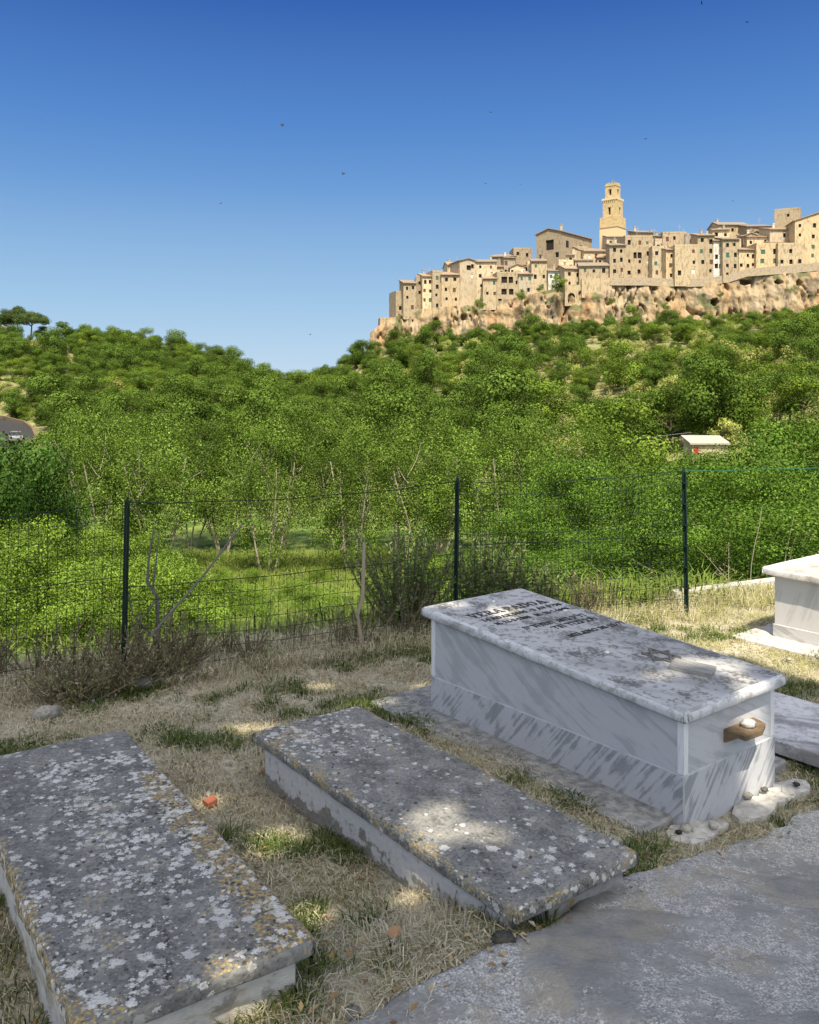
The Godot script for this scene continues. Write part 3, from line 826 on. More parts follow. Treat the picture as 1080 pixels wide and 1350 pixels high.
# ---------------------------------------------------------------- fence
func build_fence() -> void:
	var post_m := plain(lin(0.009, 0.026, 0.02), 0.5)
	var wire_m := plain(lin(0.01, 0.022, 0.016), 0.5)
	var fence := thing("wire_fence", "dark green wire mesh fence on slim metal posts along the terrace edge", "fence")
	var P := [Vector3(-5.6, 0, -4.75), floor_at(163, 895), Vector3(0.385, 0, -7.33), floor_at(905, 812), Vector3(6.2, 0, -9.5)]
	var lean := [0.0, -0.02, -0.015, 0.022, 0.0]
	var H := [1.25, 1.28, 1.31, 1.35, 1.35]
	var tops := []
	for k in 5:
		var p: Vector3 = P[k]
		p.y = 0.0
		var b := MB.new()
		var s := 0.019
		b.hexa([Vector3(-s, -0.3, -0.004), Vector3(s, -0.3, -0.004), Vector3(s, -0.3, 0.004), Vector3(-s, -0.3, 0.004), Vector3(-s, H[k] - 0.05, -0.004), Vector3(s, H[k] - 0.05, -0.004), Vector3(s, H[k] - 0.05, 0.004), Vector3(-s, H[k] - 0.05, 0.004)])
		b.hexa([Vector3(-0.004, -0.3, 0.004), Vector3(0.004, -0.3, 0.004), Vector3(0.004, -0.3, 0.034), Vector3(-0.004, -0.3, 0.034), Vector3(-0.004, H[k] - 0.05, 0.004), Vector3(0.004, H[k] - 0.05, 0.004), Vector3(0.004, H[k] - 0.05, 0.034), Vector3(-0.004, H[k] - 0.05, 0.034)])
		b.hexa([Vector3(-s, H[k] - 0.05, -0.004), Vector3(s, H[k] - 0.05, -0.004), Vector3(s, H[k] - 0.05, 0.004), Vector3(-s, H[k] - 0.05, 0.004), Vector3(-0.004, H[k], -0.003), Vector3(0.004, H[k], -0.003), Vector3(0.004, H[k], 0.003), Vector3(-0.004, H[k], 0.003)])
		var o := put("post", b.mesh(), post_m, fence)
		o.position = p; o.rotation.z = lean[k]; o.rotation.y = 0.3
		tops.append(p + Vector3(-lean[k] * H[k], H[k], 0))
	var full := [1.0, 0.52, 1.0, 0.0]
	var run := func(b: MB, a: Vector3, d: Vector3, sag: float, r: float, steps := 9) -> void:
		var pts := PackedVector3Array(); var rad := PackedFloat32Array()
		for k in steps + 1:
			var f := float(k) / steps
			pts.append(a.lerp(d, f) - Vector3(0, sag * 4 * f * (1 - f) + 0.006 * sin(f * 19.0), 0) + Vector3(0, 0, 0.012 * sin(f * 11.0 + a.y * 9)))
			rad.append(r)
		b.tube(pts, rad, 4, false)
	for k in 4:
		var a: Vector3 = P[k]; var d: Vector3 = P[k + 1]
		var ta: Vector3 = tops[k] - Vector3(0, 0.04, 0); var td: Vector3 = tops[k + 1] - Vector3(0, 0.04, 0)
		var sag: float = [0.09, 0.05, 0.04, 0.03][k]
		var wb := MB.new()
		run.call(wb, ta, td, sag, 0.0036)
		put("top_wire", wb.mesh(), wire_m if k < 3 else plain(lin(0.02, 0.12, 0.07), 0.5), fence)
		if full[k] == 0.0: continue
		if k != 1:
			var w2 := MB.new()
			run.call(w2, a.lerp(ta, 0.58), d.lerp(td, 0.58), sag * 0.6, 0.003)
			put("middle_wire", w2.mesh(), wire_m, fence)
		var m := MB.new()
		var frac: float = full[k]
		var rows := int(1.2 * frac / 0.1)
		for r in rows + 1:
			var f := 0.03 + (frac - 0.03) * r / rows
			run.call(m, a.lerp(ta, f), d.lerp(td, f), sag * f, 0.003 if r == rows else 0.0021)
		var cols := int(a.distance_to(d) / 0.06)
		for c in cols:
			var f := (c + 0.5) / cols
			var lo := a.lerp(d, f); lo.y = 0.0
			var hi := ta.lerp(td, f) - Vector3(0, sag * 4 * f * (1 - f), 0)
			hi = lo.lerp(hi, frac)
			var bow := rr(-0.006, 0.006) + 0.012 * sin(f * 30.0)
			m.tube(PackedVector3Array([lo, lo.lerp(hi, 0.5) + Vector3(bow, 0, bow), hi]), PackedFloat32Array([0.002, 0.002, 0.002]), 3, false)
		var mo := put("wire_mesh", m.mesh(), wire_m, fence)
		mo.set_meta("kind", "stuff")
	# tie wires on the sunlit post
	for q in 6:
		var b := MB.new()
		var y := 0.25 + q * 0.19
		var c: Vector3 = P[3]
		b.box(Vector3(-0.024, y, -0.01), Vector3(0.024, y + 0.008, 0.038))
		var o := put("clip", b.mesh(), plain(lin(0.008, 0.02, 0.016), 0.5), fence)
		o.position = c; o.rotation.z = lean[3]; o.rotation.y = 0.3
	# wooden stake, crooked
	var s := MB.new()
	var a := floor_at(476, 858)
	s.tube(PackedVector3Array([a - Vector3(0, 0.15, 0), a + Vector3(0, 0.1, 0), a + Vector3(-0.03, 0.28, 0), a + Vector3(0.015, 0.42, 0), a + Vector3(0.025, 0.85, 0)]), PackedFloat32Array([0.018, 0.018, 0.017, 0.015, 0.013]), 8)
	tag(put("wooden_stake", s.mesh(), M.bark_pale), "crooked weathered wooden stake standing against the wire mesh", "stake")
	# bare dead sapling and the long pole leaning through it
	var ds := thing("dead_sapling", "bare dead sapling standing by the dark fence post among dry weeds", "sapling", floor_at(207, 880))
	var db := MB.new()
	db.tube(PackedVector3Array([Vector3(0, -0.05, 0), Vector3(0.01, 0.3, 0), Vector3(0.0, 0.52, 0), Vector3(-0.07, 0.62, 0), Vector3(-0.06, 0.8, 0), Vector3(-0.02, 1.02, 0)]), PackedFloat32Array([0.016, 0.014, 0.012, 0.011, 0.009, 0.005]), 6)
	put("stem", db.mesh(), M.bark_grey, ds)
	for q in [[Vector3(-0.03, 0.58, 0), Vector3(0.0, 0.78, 0.02), Vector3(0.012, 0.98, 0.0)], [Vector3(0.0, 0.5, 0), Vector3(-0.1, 0.36, 0.03), Vector3(-0.2, 0.3, 0.0)], [Vector3(0.01, 0.3, 0), Vector3(0.12, 0.45, 0.05), Vector3(0.15, 0.6, 0)], [Vector3(0.0, 0.2, 0), Vector3(-0.16, 0.4, 0.05), Vector3(-0.2, 0.62, 0.08)]]:
		var qb := MB.new()
		qb.tube(PackedVector3Array(q), PackedFloat32Array([0.008, 0.006, 0.003]), 5)
		put("twig", qb.mesh(), M.bark_grey, ds)
	var pb := MB.new()
	var p0 := at(213, 822, 6.15); var p1 := at(320, 690, 6.45)
	pb.tube(PackedVector3Array([p0 - (p1 - p0) * 0.12, p0, p0.lerp(p1, 0.5) + Vector3(0.01, -0.015, 0), p1]), PackedFloat32Array([0.011, 0.01, 0.008, 0.006]), 7)
	tag(put("leaning_pole", pb.mesh(), M.bark_grey), "long bare branch leaning slantwise against the wire fence", "branch")
# ---------------------------------------------------------------- the town on the rock
func town_z(u: float) -> float: return lerpf(308.0, 276.0, (u - 500.0) / 580.0)

# front wall with real window openings: lists of [x0, y0, x1, y1] in metres
func facade(b: MB, w: float, h: float, holes: Array, gable := 0.0) -> void:
	var xs := [-w / 2, w / 2]; var ys := [0.0, h]
	for q in holes:
		xs.append(q[0]); xs.append(q[2]); ys.append(q[1]); ys.append(q[3])
	xs.sort(); ys.sort()
	for i in xs.size() - 1:
		for j in ys.size() - 1:
			if xs[i + 1] - xs[i] < 0.001 or ys[j + 1] - ys[j] < 0.001: continue
			var cx: float = (xs[i] + xs[i + 1]) / 2; var cy: float = (ys[j] + ys[j + 1]) / 2
			var open := false
			for q in holes:
				if cx > q[0] and cx < q[2] and cy > q[1] and cy < q[3]: open = true
			if open: continue
			b.quad(Vector3(xs[i], ys[j], 0), Vector3(xs[i], ys[j + 1], 0), Vector3(xs[i + 1], ys[j + 1], 0), Vector3(xs[i + 1], ys[j], 0), Vector3.BACK)
	for q in holes:
		var d := -0.5
		b.quad(Vector3(q[0], q[1], 0), Vector3(q[0], q[3], 0), Vector3(q[0], q[3], d), Vector3(q[0], q[1], d), Vector3.RIGHT)
		b.quad(Vector3(q[2], q[1], 0), Vector3(q[2], q[3], 0), Vector3(q[2], q[3], d), Vector3(q[2], q[1], d), Vector3.LEFT)
		b.quad(Vector3(q[0], q[1], 0), Vector3(q[2], q[1], 0), Vector3(q[2], q[1], d), Vector3(q[0], q[1], d), Vector3.UP)
		b.quad(Vector3(q[0], q[3], 0), Vector3(q[2], q[3], 0), Vector3(q[2], q[3], d), Vector3(q[0], q[3], d), Vector3.DOWN)
	if gable > 0.0:
		b.tri(Vector3(-w / 2, h, 0), Vector3(0, h + gable, 0), Vector3(w / 2, h, 0), Vector3.BACK)

var pane_mesh: QuadMesh
func window_part(parent: Node, q: Array, kind: int) -> void:
	var shut: bool = kind > 1
	if shut: # a pair of closed shutters just inside the opening
		var b := MB.new()
		var mx: float = (q[0] + q[2]) / 2
		b.box(Vector3(q[0], q[1], -0.16), Vector3(mx - 0.02, q[3], -0.1)); b.box(Vector3(mx + 0.02, q[1], -0.16), Vector3(q[2], q[3], -0.1))
		put("window", b.mesh(), M.shutters[kind - 2], parent)
		return
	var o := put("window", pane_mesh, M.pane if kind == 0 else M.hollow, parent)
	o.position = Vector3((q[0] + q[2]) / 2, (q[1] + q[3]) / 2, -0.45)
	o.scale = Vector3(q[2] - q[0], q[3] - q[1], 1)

func slab_roof(parent: Node, pts: Array, thick: float, mat: Material, called := "roof") -> void:
	var b := MB.new()
	var up := Vector3(0, thick, 0)
	b.hexa([pts[0], pts[1], pts[2], pts[3], pts[0] + up, pts[1] + up, pts[2] + up, pts[3] + up])
	put(called, b.mesh(), mat, parent)

# u0, u1, v_top, v_foot: where its front shows; back: metres behind the rim; roof: lean / ridge / gable / flat
func house(called: String, label: String, u0: float, u1: float, vt: float, vf: float, back: float, yaw: float, roof: String, tone: int, cols: int, rows: int, deep := 9.0, special := {}) -> Node3D:
	var uc := (u0 + u1) / 2
	var z := town_z(uc) + back - 0.6 + rr(-1.4, 1.4)
	yaw += rr(-0.12, 0.12)
	vf += rr(0, 4)
	var foot := at(uc, vf, z); var w := (u1 - u0) / F * z / maxf(cos(yaw), 0.5)
	var h := (vf - vt) / F * z
	if roof == "lean" or roof == "ridge": h -= 0.35
	var o := thing(called, label, "church" if called == "church" else "house", foot, yaw, "" if called == "church" else "houses of the hill town")
	var holes := []; var kinds := []
	var top := h - 0.7
	for r in rows:
		for c in cols:
			if rng.randf() < 0.1 and not special.has("full"): continue
			var ww := rr(0.75, 1.1); var hh := ww * rr(1.2, 1.6)
			var cx := -w / 2 + w * (c + 0.5) / cols + rr(-0.12, 0.12) * w / cols
			var cy: float = top - hh / 2 - r * special.get("storey", 3.3) - rr(0.1, 0.7)
			if cy - hh / 2 < 0.4: continue
			var q := [cx - ww / 2, cy - hh / 2, cx + ww / 2, cy + hh / 2]
			if q[0] < -w / 2 + 0.2 or q[2] > w / 2 - 0.2: continue
			holes.append(q)
			var k := rng.randf()
			kinds.append(0 if k < 0.55 else (1 if k < 0.72 else (2 if k < 0.84 else (3 if k < 0.94 else 4))))
	for q in special.get("holes", []):
		holes.append([q[0] * w, q[1] * h, q[2] * w, q[3] * h]); kinds.append(q[4])
	var b := MB.new()
	var g := 0.0
	if roof == "gable": g = w * special.get("pitch", 0.2)
	facade(b, w, h, holes, g)
	var br := Vector3(w / 2, 0, -deep); var bl := Vector3(-w / 2, 0, -deep); var H := Vector3(0, h, 0)
	var hb := Vector3(0, h + (deep * 0.22 if roof == "lean" else 0.0), 0)
	b.quad(Vector3(w / 2, 0, 0), Vector3(w / 2, 0, 0) + H, br + hb, br, Vector3.RIGHT)
	b.quad(Vector3(-w / 2, 0, 0), Vector3(-w / 2, 0, 0) + H, bl + hb, bl, Vector3.LEFT)
	b.quad(bl, bl + hb, br + hb, br, Vector3.FORWARD)
	b.quad(Vector3(-w / 2, h - 0.02, -0.01), Vector3(w / 2, h - 0.02, -0.01), br + H, bl + H, Vector3.UP)
	if g > 0.0: b.tri(bl + H, Vector3(0, h + g, -deep), br + H, Vector3.FORWARD)
	if roof == "ridge":
		for s in [-1, 1]: b.tri(Vector3(s * w / 2, h, 0), Vector3(s * w / 2, h + deep * 0.17, -deep / 2), Vector3(s * w / 2, h, -deep), Vector3(s, 0, 0))
	var wm: Material = M.tuff[tone] if tone == 4 else M.tuffs[tone * 3 + rng.randi() % 3]
	put("wall", b.mesh(), wm, o)
	for k in holes.size(): window_part(o, holes[k], kinds[k])
	for q in special.get("side_holes", []): # z from, y from, z to, y to on the wall that faces right
		var sb := MB.new()
		sb.box(Vector3(w / 2 - 0.05, q[1], -q[2]), Vector3(w / 2 + 0.012, q[3], -q[0]))
		put("window", sb.mesh(), M.pane, o)
	var e := 0.55; var x := w / 2 + 0.25
	var rm: Material = M.roofs[rng.randi() % 3]
	if roof == "lean":
		slab_roof(o, [Vector3(-x, h - e * 0.22, e), Vector3(x, h - e * 0.22, e), Vector3(x, h + (deep + 0.3) * 0.22, -deep - 0.3), Vector3(-x, h + (deep + 0.3) * 0.22, -deep - 0.3)], 0.28, rm)
	elif roof == "ridge":
		var rz := -deep / 2; var ry := h + deep * 0.17
		slab_roof(o, [Vector3(-x, h - e * 0.34, e), Vector3(x, h - e * 0.34, e), Vector3(x, ry, rz), Vector3(-x, ry, rz)], 0.26, rm)
		slab_roof(o, [Vector3(-x, ry, rz), Vector3(x, ry, rz), Vector3(x, h - e * 0.34, -deep - e), Vector3(-x, h - e * 0.34, -deep - e)], 0.26, rm)
	elif roof == "gable":
		slab_roof(o, [Vector3(-w / 2 - e, h - e * 0.4, 0.4), Vector3(0, h + g, 0.4), Vector3(0, h + g, -deep - 0.3), Vector3(-w / 2 - e, h - e * 0.4, -deep - 0.3)], 0.26, rm)
		slab_roof(o, [Vector3(0, h + g, 0.4), Vector3(w / 2 + e, h - e * 0.4, 0.4), Vector3(w / 2 + e, h - e * 0.4, -deep - 0.3), Vector3(0, h + g, -deep - 0.3)], 0.26, rm)
	else:
		var pb := MB.new()
		for s in [[-w / 2, -0.35, w / 2, 0.03], [-w / 2, -deep, -w / 2 + 0.35, -0.35], [w / 2 - 0.35, -deep, w / 2, -0.35]]:
			pb.box(Vector3(s[0], h, s[1]), Vector3(s[2], h + 0.7, s[3]))
		put("parapet", pb.mesh(), wm, o)
	if rng.randf() < 0.55 and roof != "flat":
		var cb := MB.new()
		var cx := rr(-0.35, 0.35) * w
		cb.box(Vector3(cx - 0.3, h, -deep * 0.55 - 0.3), Vector3(cx + 0.3, h + deep * 0.17 + 1.2, -deep * 0.55 + 0.3))
		cb.box(Vector3(cx - 0.42, h + deep * 0.17 + 1.2, -deep * 0.55 - 0.42), Vector3(cx + 0.42, h + deep * 0.17 + 1.38, -deep * 0.55 + 0.42))
		put("chimney", cb.mesh(), M.tuff[(tone + 1) % 5], o)
	if special.has("aerial") or rng.randf() < 0.4:
		var ab := MB.new()
		var cx := rr(-0.4, 0.4) * w
		ab.box(Vector3(cx - 0.04, h, -3.04), Vector3(cx + 0.04, h + 3.6, -2.96))
		for r in 3: ab.box(Vector3(cx - 0.6 + r * 0.12, h + 2.6 + r * 0.4, -3.03), Vector3(cx + 0.6 - r * 0.12, h + 2.66 + r * 0.4, -2.97))
		put("aerial", ab.mesh(), M.metal, o)
	return o

func build_tower() -> void:
	var z := 318.0
	var base := at(808.0, 345, z)
	var m := z / F # metres per pixel there
	var o := thing("bell_tower", "tall square bell tower with corbelled gallery rising above the rooftops", "tower", base, -0.69)
	var hy := func(v: float) -> float: return (345.0 - v) * m
	var half := func(px: float) -> float: return px * m / 2.0 / (cos(0.69) + sin(0.69)) 
	var a: float = half.call(35.7); var b2: float = half.call(27.0); var b3: float = half.call(25.0); var c: float = half.call(20.5); var g: float = half.call(30.0)
	var stone: Material = M.tower
	var stage := func(called: String, w0: float, w1: float, y0: float, y1: float, mat: Material) -> void:
		var b := MB.new()
		b.hexa([Vector3(-w0, y0, -w0), Vector3(w0, y0, -w0), Vector3(w0, y0, w0), Vector3(-w0, y0, w0), Vector3(-w1, y1, -w1), Vector3(w1, y1, -w1), Vector3(w1, y1, w1), Vector3(-w1, y1, w1)])
		put(called, b.mesh(), mat, o)
	stage.call("base", a, a, -2.0, hy.call(302), M.tower_light)
	stage.call("string_course", a + 0.15, a + 0.15, hy.call(302), hy.call(301), M.tower_dark)
	stage.call("base_upper", a * 0.99, a * 0.97, hy.call(301), hy.call(287.5), stone)
	# hollow upper stages: four corner piers and wall panels with openings
	var hollow := func(w: float, y0: float, y1: float, oy0: float, oy1: float, ow: float) -> void:
		var t := 0.9
		var b := MB.new()
		for k in 4:
			var f := MB.new()
			facade(f, w * 2, y1 - y0, [[-ow, oy0 - y0, ow, oy1 - y0]])
			for q in range(0, f.i.size(), 3):
				var rot := Basis(Vector3.UP, PI / 2 * k)
				var s := Vector3(0, y0, w)
				b.tri(rot * (f.v[f.i[q]] + s), rot * (f.v[f.i[q + 1]] + s), rot * (f.v[f.i[q + 2]] + s), rot * f.n[f.i[q]])
		b.quad(Vector3(-w, y1, -w), Vector3(w, y1, -w), Vector3(w, y1, w), Vector3(-w, y1, w), Vector3.UP)
		put("belfry_stage", b.mesh(), stone, o)
		for k in 4:
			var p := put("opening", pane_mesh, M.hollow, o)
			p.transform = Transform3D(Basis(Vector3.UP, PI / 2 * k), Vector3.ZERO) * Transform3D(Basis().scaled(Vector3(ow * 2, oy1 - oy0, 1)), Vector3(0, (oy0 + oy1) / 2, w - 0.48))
			var l := MB.new()
			l.box(Vector3(-ow - 0.25, oy1, 0), Vector3(ow + 0.25, oy1 + 0.25, 0.16))
			var lo := put("lintel", l.mesh(), M.tower_dark, o)
			lo.transform = Transform3D(Basis(Vector3.UP, PI / 2 * k), Vector3.ZERO) * Transform3D(Basis(), Vector3(0, 0, w))
	hollow.call(b2, hy.call(287.5), hy.call(269.5), hy.call(284.5), hy.call(275), 0.42)
	for k in 4:
		for e in 7:
			var b := MB.new()
			var x := lerpf(-b2, b2, (e + 0.5) / 7.0)
			b.hexa([Vector3(x - 0.16, hy.call(269.5), b2 - 0.1), Vector3(x + 0.16, hy.call(269.5), b2 - 0.1), Vector3(x + 0.16, hy.call(269.5), b2 + 0.05), Vector3(x - 0.16, hy.call(269.5), b2 + 0.05), Vector3(x - 0.16, hy.call(265.3), b2 - 0.1), Vector3(x + 0.16, hy.call(265.3), b2 - 0.1), Vector3(x + 0.16, hy.call(265.3), g), Vector3(x - 0.16, hy.call(265.3), g)])
			var p := put("corbel", b.mesh(), M.tower_light, o)
			p.rotation.y = PI / 2 * k
	stage.call("neck", b2 * 0.98, b2 * 0.98, hy.call(269.5), hy.call(265.3), stone)
	stage.call("gallery", g, g, hy.call(265.3), hy.call(262.8), M.tower_light)
	hollow.call(c, hy.call(262.8), hy.call(246.8), hy.call(258.5), hy.call(251), 0.42)
	stage.call("cornice", c + 0.12, c + 0.12, hy.call(246.8), hy.call(246), M.tower_dark)
	stage.call("crown_wall", c, c, hy.call(246), hy.call(243.4), stone)
	for k in 4:
		for e in 4:
			var b := MB.new()
			var x := lerpf(-c, c, e / 3.0)
			b.box(Vector3(clampf(x - 0.35, -c, c), hy.call(243.4), c - 0.4), Vector3(clampf(x + 0.35, -c, c), hy.call(242.0), c))
			put("merlon", b.mesh(), stone, o).rotation.y = PI / 2 * k
	var cb := MB.new()
	cb.box(Vector3(-0.06, hy.call(243.4), -0.06), Vector3(0.06, hy.call(236.5), 0.06)); cb.box(Vector3(-0.5, hy.call(238.6), -0.05), Vector3(0.5, hy.call(238.1), 0.05))
	put("cross", cb.mesh(), M.metal, o)

func build_town() -> void:
	pane_mesh = QuadMesh.new(); pane_mesh.size = Vector2.ONE
	var T := [ # name label u0 u1 top foot back yaw roof tone cols rows
		["low ruined wall house at the very tip of the cliff", 501, 522, 421, 452, 3, 0.2, "flat", 1, 1, 1],
		["narrow turret house standing at the cliff tip end of the town", 522, 533, 386, 428, 2, 0.25, "flat", 0, 1, 3],
		["squat tuff house next to the turret at the cliff tip", 532, 549, 372, 420, 0, 0.2, "lean", 0, 2, 3],
		["plain tuff house with a flat top third from the cliff tip", 548, 558, 366, 420, 2, 0.1, "flat", 1, 1, 3],
		["tall pale tuff house fourth along from the cliff tip", 557, 571, 363, 418, 0, 0.1, "lean", 2, 2, 4],
		["slim house with a flat parapet beside the deep eaved one", 570, 583, 359, 416, 1, 0.15, "flat", 0, 1, 4],
		["house with a deep shadowed eave before the big gabled building", 582, 606, 361, 416, 0, 0.05, "lean", 1, 2, 4],
		["small raised house peeping over the deep eaved one", 590, 608, 348, 372, 12, 0.1, "ridge", 2, 1, 1],
		["big pale building with a gable end and round window above the cliff", 606, 629, 344, 412, 3, 0.35, "gable", 2, 2, 2],
		["long wing with a tiled roof beside the round windowed gable", 627, 655, 344, 410, 6, -0.05, "lean", 2, 2, 3],
		["low lean-to house in front of the long tiled wing", 637, 656, 366, 408, -1, 0.0, "lean", 0, 2, 2],
		["back row house with a dark eave above the long tiled wing", 649, 680, 337, 375, 16, -0.1, "lean", 1, 3, 1],
		["arcaded house with three storeys of open loggia arches", 655, 685, 361, 412, -1, 0.0, "flat", 0, 0, 0],
		["step-topped house below the church shoulder", 677, 702, 329, 372, 18, 0.1, "flat", 1, 2, 1],
		["whitish house squeezed beside the loggia house", 684, 702, 360, 404, 1, 0.05, "lean", 3, 2, 2],
		["four storey tower-like house with paired windows under the church", 701, 721, 343, 396, 2, -0.15, "lean", 0, 2, 3],
		["low cottage under the church front wall", 716, 740, 345, 370, 12, 0.05, "flat", 1, 1, 1],
		["small house with a tiled eave right under the church side", 738, 758, 335, 372, 10, 0.0, "lean", 0, 2, 2],
		["narrow plain house beside the tiled one under the church nave", 756, 775, 327, 372, 14, 0.1, "flat", 1, 2, 2],
		["bright whitewashed house above the green bush", 723, 745, 356, 384, 1, 0.0, "lean", 4, 3, 1],
		["gable-sided house over the two dark arches", 744, 768, 353, 392, 0, 0.25, "ridge", 0, 2, 2],
		["broad house with two roof slopes above the retaining wall", 764, 802, 349, 382, 0, -0.1, "ridge", 0, 3, 1],
		["pale cottage with a red tiled roof below the bell tower foot", 770, 803, 330, 362, 12, 0.0, "lean", 2, 3, 1],
		["cream hall with a long tiled roof directly before the bell tower", 800, 835, 311, 345, 20, -0.05, "lean", 2, 3, 1],
		["three storey house with neat window pairs below the bell tower hall", 804, 825, 322, 375, 0, 0.0, "lean", 0, 2, 4],
		["wide tall house with a dark double balcony opening", 824, 861, 313, 373, 3, 0.05, "flat", 0, 3, 4],
		["roof storey rising behind the double balcony house", 838, 862, 305, 335, 16, 0.0, "lean", 1, 2, 1],
		["tall blank-sided house with few tiny windows", 860, 880, 327, 373, 2, -0.1, "flat", 2, 2, 3],
		["narrow house with a slanting roof edge beside the blank-sided one", 878, 892, 328, 373, 0, 0.0, "lean", 0, 1, 3],
		["small dormer house behind the blank-sided one", 857, 877, 310, 335, 13, 0.1, "lean", 1, 2, 1],
		["wide upper house with white shutters in the back row", 874, 905, 308, 346, 12, 0.0, "flat", 0, 3, 2],
		["three window wide house with small square openings", 890, 921, 325, 374, 0, 0.0, "flat", 0, 2, 4],
		["back house with a blue-green open terrace", 904, 924, 310, 335, 12, 0.0, "flat", 3, 1, 1],
		["tall straight house left of the bluish plastered strip", 920, 942, 309, 374, 1, 0.0, "lean", 0, 2, 5],
		["narrow bluish white plastered house between two tall tuff ones", 941, 954, 316, 372, 1, 0.0, "lean", 4, 2, 4],
		["tall tuff house with an overhanging eave and white windows", 953, 975, 314, 371, -1, 0.0, "lean", 0, 2, 4],
		["top house with a stepped roofline in the highest back row", 946, 986, 295, 325, 24, 0.1, "ridge", 1, 3, 1],
		["low wide house with a dark dormer and open doorway", 974, 998, 328, 367, 0, 0.0, "lean", 0, 3, 2],
		["house with a dark tiled top behind the low wide one", 985, 1017, 297, 335, 18, 0.0, "lean", 1, 2, 1],
		["mid row house with a straw coloured roof", 985, 1014, 311, 340, 9, 0.0, "lean", 2, 3, 1],
		["house with four green shuttered windows", 997, 1027, 323, 363, 1, 0.0, "flat", 0, 0, 0],
		["grey fronted house with a deep dark eave", 1015, 1042, 301, 340, 9, 0.0, "lean", 3, 2, 1],
		["broad house with green and brown shutters beside the huge corner one", 1026, 1060, 323, 363, 0, 0.05, "flat", 0, 3, 2],
		["square tower house topping the roofs near the picture edge", 1024, 1052, 277, 320, 20, -0.4, "flat", 1, 1, 1],
		["huge gabled house cut by the picture edge", 1050, 1112, 290, 362, 4, -0.1, "gable", 0, 4, 4],
		["tall house mostly past the picture edge", 1110, 1150, 292, 362, 2, 0.0, "lean", 1, 3, 4]]
	for r in T:
		var sp := {}
		var lab: String = r[0]
		if lab.begins_with("arcaded"):
			sp = {"full": 1, "holes": [[-0.3, 0.78, -0.04, 0.93, 1], [0.02, 0.78, 0.22, 0.93, 1], [-0.3, 0.5, -0.06, 0.64, 1], [0.04, 0.5, 0.24, 0.64, 1], [-0.44, 0.26, -0.28, 0.4, 1], [-0.2, 0.24, -0.02, 0.38, 1], [0.08, 0.25, 0.24, 0.39, 1], [0.33, 0.75, 0.42, 0.84, 0]]}
		elif lab.begins_with("big pale"):
			sp = {"pitch": 0.12, "holes": [[-0.1, 0.83, 0.16, 0.92, 1]]}
		elif lab.begins_with("wide tall"):
			sp = {"holes": [[-0.2, 0.55, -0.08, 0.68, 1], [-0.05, 0.55, 0.1, 0.68, 1]]}
		elif lab.begins_with("house with four green"):
			sp = {"holes": [[-0.3, 0.7, -0.1, 0.85, 3], [0.25, 0.7, 0.42, 0.88, 0], [-0.32, 0.4, -0.14, 0.55, 3], [0.25, 0.4, 0.43, 0.56, 3], [0.1, 0.12, 0.22, 0.24, 0]]}
		elif lab.begins_with("huge gabled"):
			sp = {"pitch": 0.16}
		house("town_house", lab, r[1], r[2], r[3], r[4], r[5], r[6], r[7], r[8], r[9], r[10], 9.0, sp)
	# small houses packed into the gaps behind the front row
	var su := [525, 560, 600, 650, 700, 745, 790, 830, 900, 950, 1000, 1040, 1090]; var sv := [392, 368, 352, 341, 333, 325, 322, 311, 311, 301, 302, 296, 296]
	for k in 46:
		var u := lerpf(535, 1085, (k + rr(-0.4, 0.4)) / 45.0)
		var q := 0
		while q < su.size() - 2 and u > su[q + 1]: q += 1
		var top := lerpf(sv[q], sv[q + 1], (u - su[q]) / float(su[q + 1] - su[q])) + rr(0, 22)
		var wd := rr(7, 13)
		house("town_house", "small weathered house packed in behind the front row of the hill town", u - wd, u + wd, top, top + rr(28, 40), rr(5, 13) + (22.0 - clampf(top - sv[q], 0, 22)) * 0.45, rr(-0.3, 0.3), ["lean", "ridge", "flat", "lean", "gable"][rng.randi() % 5], rng.randi() % 4, rng.randi_range(1, 3), 2, 6.0)
	var ch := house("church", "large church with a gabled front, arched niche and long side wall", 709, 738, 307, 372, 10, -0.75, "gable", 1, 0, 0, 21.0, {"pitch": 0.14, "holes": [[-0.12, 0.66, 0.2, 0.86, 1], [-0.4, 0.5, -0.26, 0.6, 0], [0.26, 0.5, 0.4, 0.6, 0]], "side_holes": [[3.0, 12.6, 4.8, 15.0], [12.5, 12.6, 14.0, 14.6]]})
	build_tower()
	# retaining wall with two vaults
	var cz := town_z(758) - 2.4
	var cs := CSGCombiner3D.new()
	cs.name = numbered("arched_retaining_wall"); add_child(cs)
	cs.position = at(759, 400, cz)
	var wall := CSGBox3D.new(); wall.name = "wall"; wall.size = Vector3(7.4, 7.0, 4.0); wall.position = Vector3(0, 2.6, -1); wall.material = M.tuff[0]; cs.add_child(wall)
	for q in [[-1.6, 1.55, 1.25], [1.7, 2.7, 0.95]]:
		var cy := CSGCylinder3D.new(); cy.name = "vault"; cy.radius = q[2]; cy.height = 5.0; cy.sides = 20; cy.operation = CSGShape3D.OPERATION_SUBTRACTION
		cy.rotation.x = PI / 2; cy.position = Vector3(q[0], q[1] + 0.6, 0.6); cy.material = M.tuff[0]; cs.add_child(cy)
		var bx := CSGBox3D.new(); bx.name = "vault_lower"; bx.size = Vector3(q[2] * 1.9, 2.2, 5.0); bx.operation = CSGShape3D.OPERATION_SUBTRACTION; bx.position = Vector3(q[0], q[1] - 0.5, 0.6); bx.material = M.tuff[0]; cs.add_child(bx)
	tag(cs, "stone retaining wall with two dark vaulted arches in the cliff", "wall")
	var rw := MB.new()
	rw.box(Vector3(-5, -3, -2), Vector3(5, 3.4, 1.0))
	var ro := put("retaining_wall", rw.mesh(), M.tuff[0]); ro.position = at(786, 381, town_z(786) - 1.8)
